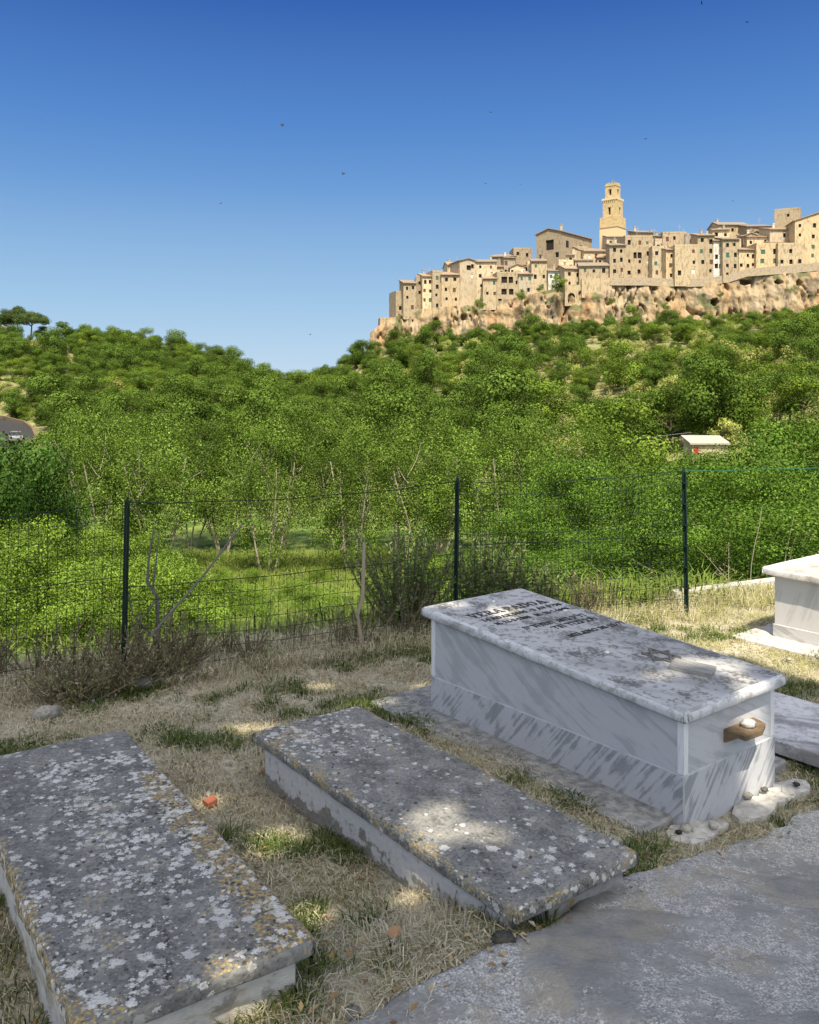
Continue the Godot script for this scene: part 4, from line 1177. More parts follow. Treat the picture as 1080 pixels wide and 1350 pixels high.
	tag(ro, "plain ochre retaining wall under the broad two-roofed house", "wall")
	# the long rampart wall under the houses on the right
	var b := MB.new()
	var us := [800, 850, 900, 930, 960, 985, 1010, 1040, 1080, 1150]; var vs := [366, 366, 368, 367, 362, 354, 352, 350, 346, 345]
	for k in us.size() - 1:
		var p := at(us[k], vs[k], town_z(us[k]) - 1.6); var q := at(us[k + 1], vs[k + 1], town_z(us[k + 1]) - 1.6)
		var d := Vector3(0, -2.6, 0.3); var bk := Vector3(0, 0, -1.5)
		b.hexa([p + d, q + d, q + bk + d, p + bk + d, p, q, q + bk, p + bk])
	tag(put("rampart_wall", b.mesh(), M.rampart), "long grey rampart wall running along the cliff top below the houses", "wall")

func build_cliff() -> void:
	var us := [488, 500, 510, 540, 600, 650, 700, 740, 790, 850, 920, 980, 1040, 1090, 1180]
	var vt := [440, 430, 424, 410, 404, 400, 388, 380, 374, 369, 371, 361, 354, 351, 350]
	var vb := [484, 480, 476, 470, 464, 452, 452, 452, 446, 442, 448, 444, 438, 434, 434]
	var nx := 420; var ny := 68
	var b := MB.new()
	var cave := [[984, 371, 9.0, 5.0, 5.0], [1026, 372, 5.0, 3.0, 3.0], [650, 407, 4.0, 4.5, 4.0], [575, 424, 4.0, 6.0, 4.0], [612, 418, 4.0, 5.0, 2.5], [941, 399, 5.5, 5.0, 4.0], [1052, 373, 3.0, 4.0, 3.0], [880, 395, 4.0, 3.0, 2.5], [830, 378, 3.5, 3.0, 2.5], [864, 380, 3.0, 3.5, 2.0], [1010, 415, 4.0, 6.0, 2.0]]
	var rg := FastNoiseLite.new(); rg.seed = 4; rg.frequency = 0.05; rg.fractal_type = FastNoiseLite.FRACTAL_RIDGED; rg.fractal_octaves = 4
	for j in ny + 1:
		for i in nx + 1:
			var u := lerpf(us[0], us[-1], float(i) / nx)
			var s := 0
			while s < us.size() - 2 and u > us[s + 1]: s += 1
			var f: float = (u - us[s]) / float(us[s + 1] - us[s])
			var v := lerpf(lerpf(vb[s], vb[s + 1], f), lerpf(vt[s], vt[s + 1], f) - 1.0, float(j) / ny)
			var z := town_z(u) - 3.6 * (1.0 - float(j) / ny) - 1.0
			var p := at(u, v, z)
			var out := (rg.get_noise_3d(p.x * 0.9, p.y * 0.2, 3.0) * 1.5 + noise.get_noise_3d(p.x * 4.0, p.y * 1.0, 9.0) * 2.0 + fine.get_noise_3d(p.x * 14, p.y * 1.8, 2.0) * 0.9 + fine.get_noise_3d(p.x * 36, p.y * 14, 8.0) * 0.5 - smoothstep(0.07, 0.0, absf(noise.get_noise_3d(p.x * 8, p.y * 1.5, 60.0))) * 2.2 + sin(p.y * 1.3 + noise.get_noise_2d(p.x * 3, 0.0) * 5.0) * 0.25)
			for q in cave:
				var e := Vector2((u - q[0]) / q[2], (v - q[1]) / q[3]).length() + fine.get_noise_2d(u * 6, v * 6) * 0.25
				out -= smoothstep(1.1, 0.55, e) * q[4] * 1.5
			out *= lerpf(1.0, 0.3, smoothstep(0.75, 1.0, float(j) / ny))
			p.z += out
			var r := noise.get_noise_3d(p.x * 3.4 + 40, p.y * 1.2, 5.0); var o2 := fine.get_noise_3d(p.x * 7 + 9, p.y * 4, 1.0)
			var c := Color(0.37, 0.28, 0.17)
			c = c.lerp(Color(0.36, 0.215, 0.11), smoothstep(0.1, 0.4, r + o2 * 0.5) * 0.65)
			c = c.lerp(Color(0.43, 0.355, 0.25), smoothstep(0.08, 0.4, -r + o2 * 0.8) * 0.6)
			c = c.lerp(Color(0.15, 0.13, 0.1), smoothstep(0.08, 0.35, fine.get_noise_3d(p.x * 22, p.y * 5.0, 30.0)) * 0.75)
			c = c.lerp(Color(0.1, 0.13, 0.05), smoothstep(0.26, 0.38, noise.get_noise_3d(p.x * 8, p.y * 8, 77.0)) * 0.8)
			b.col = c
			b.vert(p, Vector3.BACK)
	# a flat top going back under the houses
	for i in nx + 1:
		b.col = Color(0.4, 0.33, 0.22)
		b.vert(b.v[ny * (nx + 1) + i] + Vector3(0, 0.5, -70), Vector3.UP)
	for j in ny + 1:
		for i in nx:
			var a := j * (nx + 1) + i
			b.i.append_array(PackedInt32Array([a, a + nx + 1, a + 1, a + 1, a + nx + 1, a + nx + 2]))
	var nn := PackedVector3Array(); nn.resize(b.v.size())
	for k in range(0, b.i.size(), 3):
		var fn := (b.v[b.i[k + 2]] - b.v[b.i[k]]).cross(b.v[b.i[k + 1]] - b.v[b.i[k]]).normalized()
		for e in 3: nn[b.i[k + e]] += fn
	for k in nn.size(): b.n[k] = nn[k].normalized()
	var m := tri_mat(M.rock_tex, 0.2, 0.95, true)
	structure("cliff", b.mesh(), m)

# ---------------------------------------------------------------- woods
var G1 := [Color(0.078, 0.125, 0.021), Color(0.098, 0.152, 0.026), Color(0.058, 0.1, 0.018)]
var G2 := [Color(0.12, 0.18, 0.026), Color(0.145, 0.205, 0.03), Color(0.095, 0.15, 0.022)]
var G3 := [Color(0.27, 0.29, 0.08), Color(0.21, 0.25, 0.06), Color(0.31, 0.31, 0.11)]
var G4 := [Color(0.26, 0.25, 0.11), Color(0.3, 0.26, 0.13), Color(0.2, 0.21, 0.07)]
var GP := [Color(0.105, 0.172, 0.026), Color(0.13, 0.2, 0.032), Color(0.08, 0.14, 0.022), Color(0.165, 0.235, 0.05)]

func build_woods() -> void:
	var lf: Material = M.leaf
	var kinds := [] # far trees: dark, mid, light, straw; three shapes each of the first two
	for k in 3: kinds.append([0, tree_shapes(6.2, 5.6, 12, 42.0, 0.16, G1, 0.2)])
	for k in 3: kinds.append([1, tree_shapes(5.6, 5.4, 11, 42.0, 0.16, G2, 0.18)])
	for k in 2: kinds.append([2, tree_shapes(4.2, 4.2, 10, 26.0, 0.19, G3, 0.1)])
	kinds.append([3, tree_shapes(3.2, 3.2, 9, 26.0, 0.18, G4, 0.08)])
	var spots := []
	var gz := 62.0
	while gz < 400.0:
		var step := 3.4 + gz * 0.006
		var gx := -gz * 0.52 - 8
		while gx < gz * 0.52 + 8:
			var x := gx + rr(-0.45, 0.45) * step; var z := gz + rr(-0.45, 0.45) * step
			gx += step
			var u := x / z * F + 540
			# under the town: stop at the foot of the cliff
			if u > 492 and z > town_z(u) - 9.0: continue
			# the road on the left stays open
			if z < 180 and road_at(x, z).x < 5.0: continue
			if u < 78 and z < 128: continue
			if Vector2(x - 25.5, z - 74).length() < 5.0 or (absf(u - 940) < 27 and z < 78): continue
			if z < 84 and x > -32 and x < 12: continue
			var right := u > 470 + noise.get_noise_2d(x * 3, z * 3) * 60 and z < 320
			var bare := noise.get_noise_2d(x * 2.2 + 500, z * 2.2)
			var kind := 0
			var pick := rng.randf() + noise.get_noise_2d(x * 3.0, z * 3.0 + 900) * 0.9
			if right:
				var near_cliff := z > town_z(u) - 34.0
				if bare > 0.24 and not near_cliff and rng.randf() < 0.85: continue
				kind = 0 if pick < 0.28 else (1 if pick < 0.5 else (2 if pick < 0.85 else 3))
				if near_cliff: kind = 0 if pick < 0.6 else (1 if pick < 0.95 else 2)
			else:
				kind = 0 if pick < 0.52 else (1 if pick < 0.96 else 2)
			if z < 150.0 and u < 690 and kind > 0 and rng.randf() < 0.8: kind = 0
			# clearing by the house on the left ridge
			if u > 20 and u < 88 and z > 238 and z < 272: continue
			if u > 48 and u < 88 and z > 218 and z < 240: continue
			if u < 75 and z >= 255: continue
			spots.append([x, z, kind, u, right])
		gz += step
	# the ones that show largest are things of their own
	spots.sort_custom(func(a, b): return a[1] < b[1])
	var singles := 0
	var rest := {}
	var rest_r := {}
	var named := 0
	var labels := ["dark green broadleaf tree in the wood on the valley slopes", "mid green broadleaf tree in the wood on the valley slopes", "light yellowish green shrubby tree on the terraced slope", "straw coloured dry bush on the terraced slope"]
	var names := ["broadleaf_tree", "broadleaf_tree", "small_tree", "dry_bush"]
	var first := {}
	for s in spots:
		var opts := []
		for k in kinds.size():
			if kinds[k][0] == s[2]: opts.append(k)
		var which: int = opts[rng.randi() % opts.size()]
		var sc := rr(0.45, 1.15) * (1.0 + (0.45 if rng.randf() < 0.14 else 0.0))
		if s[3] > 495 and s[1] > town_z(s[3]) - 22.0: sc *= 0.7
		var y := land(s[0], s[1])
		var xf := Transform3D(Basis(Vector3.UP, rr(0, TAU)).scaled(Vector3(sc * rr(0.9, 1.15), sc * rr(0.85, 1.1), sc)), Vector3(s[0], y - 0.3, -s[1]))
		var inframe: bool = s[3] > -20 and s[3] < 1100
		if inframe and singles < 290:
			singles += 1
			var o: Node3D
			if first.has(which):
				o = first[which].duplicate(); o.name = numbered(names[s[2]]); add_child(o)
			else:
				o = thing(names[s[2]], labels[s[2]], "tree" if s[2] < 3 else "bush", Vector3.ZERO, 0.0, ["dark trees of the valley woods", "mid green trees of the valley woods", "light small trees of the slope", "dry bushes of the slope"][s[2]])
				put("trunk", kinds[which][1][0], M.bark, o); put("crown", kinds[which][1][1], lf, o)
				first[which] = o
			o.transform = xf
		else:
			var rd: Dictionary = rest
			if not rd.has(which): rd[which] = []
			rd[which].append(xf)
	var wood := Node3D.new(); wood.name = "woodland"; add_child(wood)
	wood.set_meta("kind", "stuff"); tag(wood, "dense green wood covering the far valley slopes", "woodland")
	for w in rest:
		many("crowns", kinds[w][1][1], lf, rest[w], [], wood)
		many("trunks", kinds[w][1][0], M.bark, rest[w], [], wood)
	print("woods ", spots.size(), " singles ", singles)
	# bushes on the cliff
	var cb := tree_shapes(4.2, 4.6, 10, 10.0, 0.3, G2, 0.05)
	for q in [[735, 377, 1.3, "round green bush growing on the cliff beside the whitewashed house"], [688, 389, 0.85, "small green bush clinging to the cliff under the loggia house"], [633, 400, 0.8, "lone green bush on the bare rock below the tiled wing"], [712, 378, 0.5, "tiny bush on the rock below the tower-like house"], [806, 395, 0.5, "scrubby plant on the cliff right of the arches"], [878, 402, 0.6, "scrubby plant low on the cliff under the rampart"], [950, 385, 0.45, "scrubby plant beside the dark cave mouth"]]:
		var o := thing("cliff_bush", q[3], "bush", at(q[0], q[1], town_z(q[0]) - 6.5), q[0], "bushes on the cliff")
		put("trunk", cb[0], M.bark, o); put("crown", cb[1], lf, o)
		o.scale = Vector3.ONE * q[2]; o.position.y -= 1.5
	# umbrella pines on the ridge at the left
	for q in [[22, 447, 255, 1.12, "umbrella pine with a wide flat crown nearest the white house on the ridge"], [41, 447, 252, 1.0, "second umbrella pine with a slanting trunk on the ridge"], [8, 447, 262, 0.95, "umbrella pine half hidden behind the others on the ridge"]]:
		var t := MB.new(); var c := MB.new()
		t.col = Color.WHITE
		var tips := []
		branch(t, Vector3(0, -1, 0), Vector3(rr(-0.1, 0.1), 1, 0), 7.2, 0.34, 0.05, tips, 6, 7)
		for e in 7:
			var a := TAU * e / 7
			branch(t, Vector3(0, 4.6, 0), Vector3(cos(a), 0.75, sin(a)).normalized(), 4.2, 0.13, 0.1, tips, 4, 5)
		var lumps := []
		for e in 34:
			var a := rr(0, TAU); var r := sqrt(rng.randf()) * 5.0
			lumps.append([Vector3(cos(a) * r, 7.9 - r * r * 0.085 + rr(-0.35, 0.35), sin(a) * r), Vector3(1.45, 0.95, 1.45)])
		crown(c, lumps, 26.0, 0.22, [Color(0.06, 0.095, 0.03), Color(0.075, 0.11, 0.035), Color(0.085, 0.12, 0.04)])
		var o := thing("umbrella_pine", q[4], "tree", at(q[0], q[1], q[2]), 0, "umbrella pines on the ridge")
		put("trunk", t.mesh(), M.bark, o); put("crown", c.mesh(), lf, o)
		o.scale = Vector3.ONE * q[3]
		o.position.y = land(o.position.x, -o.position.z)
	var rt := tree_shapes(7.5, 7.0, 15, 10.0, 0.36, G1, 0.15)
	for q in [[80, 448, 262, 0.95, "round topped tree beside the pines against the sky"], [58, 450, 258, 0.7, "small dark tree between the pines and the round one"], [112, 446, 276, 0.8, "bushy tree on the ridge right of the round topped one"], [150, 448, 285, 0.75, "dark tree breaking the skyline of the wooded hill"]]:
		var o := thing("ridge_tree", q[4], "tree", at(q[0], q[1], q[2]), q[0], "trees on the ridge")
		put("trunk", rt[0], M.bark, o); put("crown", rt[1], lf, o)
		o.scale = Vector3.ONE * q[3]
		o.position.y = land(o.position.x, -o.position.z) - 0.3

	# poplar grove
	var ps := []
	for k in 6:
		var q: float = [0.9, 1.0, 1.12, 0.95, 0.6, 0.68][k] # the last two, behind: shade painted into the leaves, so gaps read dark
		ps.append(poplar_shapes(8.2, 5.6, GP.map(func(c): return c * q)))
	var n := 0
	for row in [[45.0, 8, -20.0, 8.5], [53.0, 12, -24.0, 12.5]]:
		for k in row[1]:
			var x: float = lerpf(row[2], row[3], (k + rr(-0.25, 0.25)) / (row[1] - 1.0))
			var z: float = row[0] + rr(-1.5, 1.5)
			var o: Node3D = thing("poplar_tree", "slender many-stemmed poplar with pale trunks in the grove beyond the fence", "tree", Vector3(x, land(x, z) - 0.1, -z), rr(0, TAU), "poplars of the grove")
			var v: Array = ps[n % 4 if row[0] < 50.0 else 4 + n % 2]
			n += 1
			put("trunk", v[0], M.bark_poplar, o); put("crown", v[1], M.leaf_bright, o)
			var top := EYE - (rr(519, 546) + maxf(0.0, x) * 1.6 + (40 if x < -19 else 0) - 520.0) / F * z
			var s: float = (top - o.position.y) / 8.6
			o.scale = Vector3(s * rr(0.9, 1.1), s, s * rr(0.9, 1.1))

var road := [Vector3(-53.5, -5.0, -112), Vector3(-56.8, -4.5, -122), Vector3(-63.0, -3.7, -135), Vector3(-70.0, -3.1, -148), Vector3(-79.5, -2.6, -161), Vector3(-96.0, -2.0, -176)]
func road_at(x: float, z: float) -> Vector2: # distance from the middle of the road, height of it there
	var best := Vector2(999, 0)
	for k in road.size() - 1:
		var a := Vector2(road[k].x, -road[k].z); var b := Vector2(road[k + 1].x, -road[k + 1].z)
		var f: float = clampf((Vector2(x, z) - a).dot(b - a) / (b - a).length_squared(), 0, 1)
		var d := Vector2(x, z).distance_to(a.lerp(b, f))
		if d < best.x: best = Vector2(d, lerpf(road[k].y, road[k + 1].y, f))
	return best
# ---------------------------------------------------------------- plants near the fence
func build_near_plants() -> void:
	var lf: Material = M.leaf_near
	# leafy trees beyond the fence on the right
	var rp := [Color(0.075, 0.145, 0.02), Color(0.095, 0.175, 0.025), Color(0.055, 0.11, 0.016), Color(0.13, 0.2, 0.035)]
	var shapes := []
	for k in 3: shapes.append(tree_shapes(5.2, 4.6, 30, 150.0, 0.062, rp, 0.1, 0.75, 0.74))
	var R := [[1078, 22, 525, "tallest leafy tree beyond the fence at the picture edge"], [1010, 25, 582, "leafy tree just right of the hut with the red shutter"], [970, 19, 584, "bushy tree rising behind the sunlit fence post"], [890, 21, 604, "leafy tree left of the sunlit fence post"], [840, 23, 612, "leafy tree in the middle of the right hand thicket"], [785, 26, 592, "leafy tree left of the thicket's middle"], [735, 29, 588, "leafy tree where the thicket meets the poplars"],
		[700, 24, 640, "lower leafy tree before the end of the poplar grove"], [1045, 16, 600, "near leafy bush tree behind the sunlit white tomb"], [985, 14.5, 655, "near leafy bush between post and white tomb"], [860, 16, 672, "near leafy bush behind the mesh left of the sunlit post"], [800, 18, 690, "low leafy bush behind the mesh above the tall tomb slab"], [932, 16, 590, "near leafy bush right behind the sunlit post"], [655, 21, 712, "low leafy bush right of the middle fence post"], [745, 17, 712, "low leafy bush over the lettered end of the tall tomb"], [905, 44, 590, "small tree half hiding the stone hut from the left"], [952, 42, 586, "small tree half hiding the stone hut from the right"], [1090, 13, 640, "leafy bush above the white tomb at the picture edge"]]
	for q in R:
		var z: float = q[1]; var x: float = (q[0] - 540.0) / F * z
		var y := land(x, z)
		var o := thing("leafy_tree", q[3], "tree", Vector3(x, y - 0.1, -z), rr(0, TAU), "leafy trees beyond the fence")
		var top: float = EYE - (q[2] - 520.0) / F * z
		var s := (top - y) / 5.1
		var v: Array = shapes[rng.randi() % 3]
		put("trunk", v[0], M.bark_pale, o); put("crown", v[1], lf, o)
		var sw := clampf(s, 0.62, 1.2)
		o.scale = Vector3(sw * rr(0.95, 1.15), s, sw * rr(0.95, 1.15))
	# pale bare shoots in the thicket
	for q in [[960, 13.0], [990, 12.0], [940, 14.0], [1015, 12.5]]:
		var b := MB.new()
		var x: float = (q[0] - 540.0) / F * q[1]
		var p := Vector3(x, land(x, q[1]), -q[1])
		var tips := []
		branch(b, p, Vector3(rr(-0.5, 0.5), 1, 0).normalized(), 1.9, 0.012, 0.12, tips, 7, 5)
		branch(b, p + Vector3(0, 0.5, 0), Vector3(rr(-0.9, 0.9), 0.8, 0).normalized(), 1.2, 0.008, 0.16, tips, 5, 5)
		tag(put("bare_shoot", b.mesh(), M.bark_pale), "pale bare shoot poking out of the leafy thicket", "shoot", "bare shoots in the thicket")
	# dark tree at the left edge and two companions
	var dk := tree_shapes(5.5, 5.0, 20, 80.0, 0.1, [Color(0.05, 0.1, 0.02), Color(0.065, 0.125, 0.025), Color(0.04, 0.085, 0.018)], 0.1)
	for q in [[2, 27, 576, "dark leafy tree at the left picture edge beyond the fence"], [-70, 24, 575, "dark leafy tree past the left picture edge"], [45, 33, 628, "dark leafy tree between the edge tree and the poplars"]]:
		var z: float = q[1]; var x: float = (q[0] - 540.0) / F * z
		var o := thing("dark_tree", q[3], "tree", Vector3(x, land(x, z) - 0.1, -z), q[0], "dark trees at the left")
		var s: float = (EYE - (q[2] - 520.0) / F * z - o.position.y) / 5.3
		put("trunk", dk[0], M.bark, o); put("crown", dk[1], lf, o)
		o.scale = Vector3(s * 0.85, s, s * 0.85)
	# bright low shrubs on the bank below the fence
	var bp := [Color(0.1, 0.165, 0.022), Color(0.13, 0.205, 0.028), Color(0.07, 0.125, 0.018), Color(0.18, 0.25, 0.045)]
	var bs := []
	for k in 3: bs.append(tree_shapes(1.5, 2.0, 20, 750.0, 0.031, bp, 0.05, 0.75, 0.75))
	var rows := [[10.5, 7, -40, 620, 765], [13.5, 9, -60, 700, 742], [18, 9, -60, 700, 738], [24, 8, -60, 720, 728], [16, 7, 225, 560, 768], [21, 7, 215, 560, 752], [30, 9, 180, 600, 742], [38, 10, 120, 640, 738]]
	for r in rows:
		for k in r[1]:
			var u: float = lerpf(r[2], r[3], (k + rr(-0.3, 0.3)) / (r[1] - 1.0))
			var z: float = r[0] + rr(-1.2, 1.2)
			var x := (u - 540.0) / F * z
			var y := land(x, z)
			var hgt: float = EYE - (r[4] + rr(-25, 60) - (40 if u < 200 else 0) - 520.0) / F * z - y
			if u > 240 and u < 520: hgt = clampf(hgt * rr(0.45, 0.8), 0.35, 1.0) # lower here: the meadow shows
			if hgt < 0.3: continue
			var o := thing("bright_shrub", "low bright green shrub on the bank below the fence", "shrub", Vector3(x, y - 0.05, -z), rr(0, TAU), "bright shrubs on the bank")
			var v: Array = bs[rng.randi() % 3]
			put("stems", v[0], M.bark, o); put("foliage", v[1], M.leaf_bright, o)
			var sw := clampf(hgt / 1.5, 0.7, 1.7)
			o.scale = Vector3(sw * rr(0.9, 1.2), hgt / 1.5, sw)
	# meadow: herbs and long grass on the bank
	var xf := []; var cols := []
	for k in 15000:
		var z := 7.6 + pow(rng.randf(), 1.25) * 44.0
		var x := rr(-0.55, 0.35) * z
		if z < brink(x) + 0.3: continue
		var s := rr(0.6, 1.3) * (1.0 + z * 0.022)
		xf.append(Transform3D(Basis(Vector3.UP, rr(0, TAU)).scaled(Vector3(s, s * rr(0.8, 1.3), s)), Vector3(x, land(x, z) - 0.02, -z)))
		var q := rng.randf() * 0.6 + noise.get_noise_2d(x * 14, z * 14) * 0.5 + 0.2
		cols.append(Color(0.13, 0.21, 0.03).lerp(Color(0.26, 0.31, 0.08), clampf(q, 0, 1)) * rr(0.8, 1.2))
	var mead := many("meadow_grass", tuft(30, 0.34, 0.24, 0.012, 0.6), M.blade, xf, cols)
	tag(mead, "long bright green meadow grass on the bank beyond the fence", "grass")
	# feathery grey-green shrub behind the stake
	var fp := [Color(0.13, 0.19, 0.06), Color(0.16, 0.22, 0.075), Color(0.2, 0.25, 0.1), Color(0.1, 0.15, 0.05)]
	for q in [[540, 7.5, 0.98, 1.2, "feathery grey green shrub behind the crooked stake, the larger of two"], [640, 7.9, 0.85, 0.85, "feathery grey green shrub by the middle fence post"], [700, 8.0, 0.6, 0.7, "small feathery shrub behind the head of the tall tomb"]]:
		var v := stem_bush(q[2], q[3], 60, 95, 0.045, fp, 0.3)
		var z: float = q[1]; var x: float = (q[0] - 540.0) / F * z
		var o := thing("feathery_shrub", q[4], "shrub", Vector3(x, land(x, z), -z), 0, "feathery shrubs at the fence")
		put("stems", v[0], M.twig, o); put("foliage", v[1], lf, o)
	var dp := [Color(0.2, 0.2, 0.1), Color(0.28, 0.24, 0.15), Color(0.14, 0.17, 0.07), Color(0.33, 0.27, 0.18)]
	for q in [[168, 6.0, 0.55, 1.0, "tangled dry shrub round the foot of the dark fence post"], [95, 5.75, 0.42, 0.8, "lower tangled dry shrub left of the dark fence post"], [235, 6.25, 0.5, 0.9, "tangled dry shrub under the leaning branch"]]:
		var v := stem_bush(q[2], q[3], 70, 40, 0.03, dp, 0.3)
		var z: float = q[1]; var x: float = (q[0] - 540.0) / F * z
		var o := thing("dry_shrub", q[4], "shrub", Vector3(x, land(x, z), -z), 0, "dry shrubs at the fence")
		put("stems", v[0], M.twig, o); put("foliage", v[1], lf, o)
	# weedy stems along the foot of the fence
	var wp := [Color(0.14, 0.17, 0.07), Color(0.22, 0.21, 0.12), Color(0.32, 0.27, 0.17), Color(0.11, 0.15, 0.05)]
	var wv := []
	for k in 3: wv.append(stem_bush(0.5, 0.5, 16, 22, 0.035, wp, 0.25))
	for k in 26:
		var x := lerpf(-4.4, 1.9, (k + rr(-0.4, 0.4)) / 25.0)
		var z := brink(x) + rr(-0.25, 0.25)
		var o := thing("fence_weed", "straggly weed growing along the foot of the fence", "weed", Vector3(x, land(x, z), -z), rr(0, TAU), "weeds along the fence")
		var v: Array = wv[k % 3]
		put("stems", v[0], M.twig, o); put("foliage", v[1], lf, o)
		o.scale = Vector3.ONE * rr(0.55, 1.15)

func build_turf() -> void:
	var straw := tuft(15, 0.05, 0.075, 0.0036, 1.0)
	var straw2 := tuft(12, 0.075, 0.09, 0.0034, 0.98)
	var tall := tuft(12, 0.17, 0.07, 0.003, 0.6)
	var green := tuft(16, 0.075, 0.045, 0.0042, 0.6)
	var A := [[], [], [], []]; var C := [[], [], [], []]
	for k in 60000:
		var z := rr(1.9, 9.4); var x := rr(-0.6, 0.56) * z
		if z > brink(x) + 0.7 or not is_clear(x, z): continue
		var lit := x > 1.7 and z > 5.2
		var gn := noise.get_noise_2d(x * 60 + 77, z * 60) + fine.get_noise_2d(x * 150, z * 150) * 0.6
		var near_path := path_s(x, z)
		if near_path > -0.22: gn += 0.12
		var bare := fine.get_noise_2d(x * 90 + 300, z * 90)
		if bare > 0.17 and rng.randf() < 0.85: continue
		var kind := 0
		if gn > 0.22 and rng.randf() < 0.7: kind = 3
		elif rng.randf() < 0.4: kind = 1
		if z > brink(x) - 0.55 and rng.randf() < 0.5: kind = 2
		var s := rr(0.6, 1.35)
		A[kind].append(Transform3D(Basis(Vector3.UP, rr(0, TAU)).scaled(Vector3(s, s * rr(0.7, 1.3), s)), Vector3(x, land(x, z) - 0.004, -z)))
		var c := Color(0.68, 0.61, 0.42).lerp(Color(0.56, 0.52, 0.37), rng.randf())
		if rng.randf() < 0.2: c = Color(0.38, 0.31, 0.2)
		if rng.randf() < 0.2: c = Color(0.72, 0.66, 0.5)
		if kind == 3: c = Color(0.09, 0.15, 0.035).lerp(Color(0.16, 0.2, 0.06), rng.randf())
		elif rng.randf() < 0.2 + gn * 0.7: c = Color(0.26, 0.28, 0.12)
		if kind != 3 and x > 1.6 and z > 6.0 and rng.randf() < 0.5: c = Color(0.46, 0.46, 0.17)  # yellower blades at the sunlit end: sunshine put into the grass colour
		C[kind].append(c)
	var t := Node3D.new(); t.name = "turf"; add_child(t); t.set_meta("kind", "stuff")
	tag(t, "dry straw grass with green patches between the graves", "grass")
	var ms := [straw, straw2, tall, green]
	for k in 4: many(["dry_grass", "straw", "tall_grass", "green_grass"][k], ms[k], M.blade, A[k], C[k], t)
	# leafy litter and grit on the soil
	var lx := []; var lc := []
	var lm := MB.new(); lm.leaf(Vector3(0, 0.004, 0), Vector3.UP, Vector3(0, 0.1, 1).normalized(), 0.035, 0.02, 0.3)
	for k in 2600:
		var z := rr(2.0, 7.5); var x := rr(-0.55, 0.5) * z
		if not is_clear(x, z, 0.12) or z > brink(x): continue
		lx.append(Transform3D(Basis(Vector3.UP, rr(0, TAU)) * Basis(Vector3.RIGHT, rr(-0.5, 0.5)) * rr(0.5, 1.2), Vector3(x, maxf(land(x, z), path_y(x, z) if path_s(x, z) > 0.0 else -1.0) + 0.012, -z)))
		lc.append([Color(0.3, 0.2, 0.1), Color(0.42, 0.32, 0.18), Color(0.2, 0.13, 0.07), Color(0.36, 0.33, 0.28)][rng.randi() % 4])
	tag(many("leaf_litter", lm.mesh(), M.blade, lx, lc), "brown fallen leaves scattered in the dry grass", "leaves")

# ---------------------------------------------------------------- path and small things
func build_path() -> void:
	var b := MB.new()
	var nt := 360; var ns := 230
	for j in ns + 1:
		for i in nt + 1:
			var t := lerpf(-3.2, 5.4, float(i) / nt)
			var s := lerpf(0.0, 4.6, float(j) / ns)
			var wob := noise.get_noise_2d(t * 55.0, 5.0) * 0.07 + fine.get_noise_2d(t * 120.0, 9.0) * 0.025
			var ss := s + wob * (1.0 - minf(s, 1.0)) - path_bend(t)
			var p := EDGE_A + EDGE_D * t + Vector2(0.724, -0.69) * ss
			var y := path_y(p.x, p.y)
			y += noise.get_noise_2d(p.x * 55, p.y * 55) * 0.018 + fine.get_noise_2d(p.x * 170, p.y * 170) * 0.007
			y += fine.get_noise_2d(p.x * 520 + 40, p.y * 520) * 0.004
			y -= smoothstep(0.035, 0.0, absf(noise.get_noise_2d(p.x * 34 + 300, p.y * 34))) * 0.007 # hairline cracks
			y += 0.006 * signf(sin(path_t(p.x, p.y) * 2.6 + noise.get_noise_2d(p.x * 20, p.y * 20) * 0.8)) * smoothstep(0.0, 0.3, s) # bays poured at slightly different levels
			if j == 0: y -= 0.07
			elif j == 1: y -= 0.012
			b.vert(Vector3(p.x, y, -p.y), Vector3.UP, p)
	var w := nt + 1
	for j in ns:
		for i in nt:
			var a := j * w + i
			b.i.append_array(PackedInt32Array([a, a + 1, a + w, a + 1, a + w + 1, a + w]))
	var nn := PackedVector3Array(); nn.resize(b.v.size())
	for k in range(0, b.i.size(), 3):
		var fn := (b.v[b.i[k + 2]] - b.v[b.i[k]]).cross(b.v[b.i[k + 1]] - b.v[b.i[k]])
		if fn.y < 0: fn = -fn
		for e in 3: nn[b.i[k + e]] += fn
	for k in nn.size(): b.n[k] = nn[k].normalized()
	structure("path", b.mesh(), M.path)

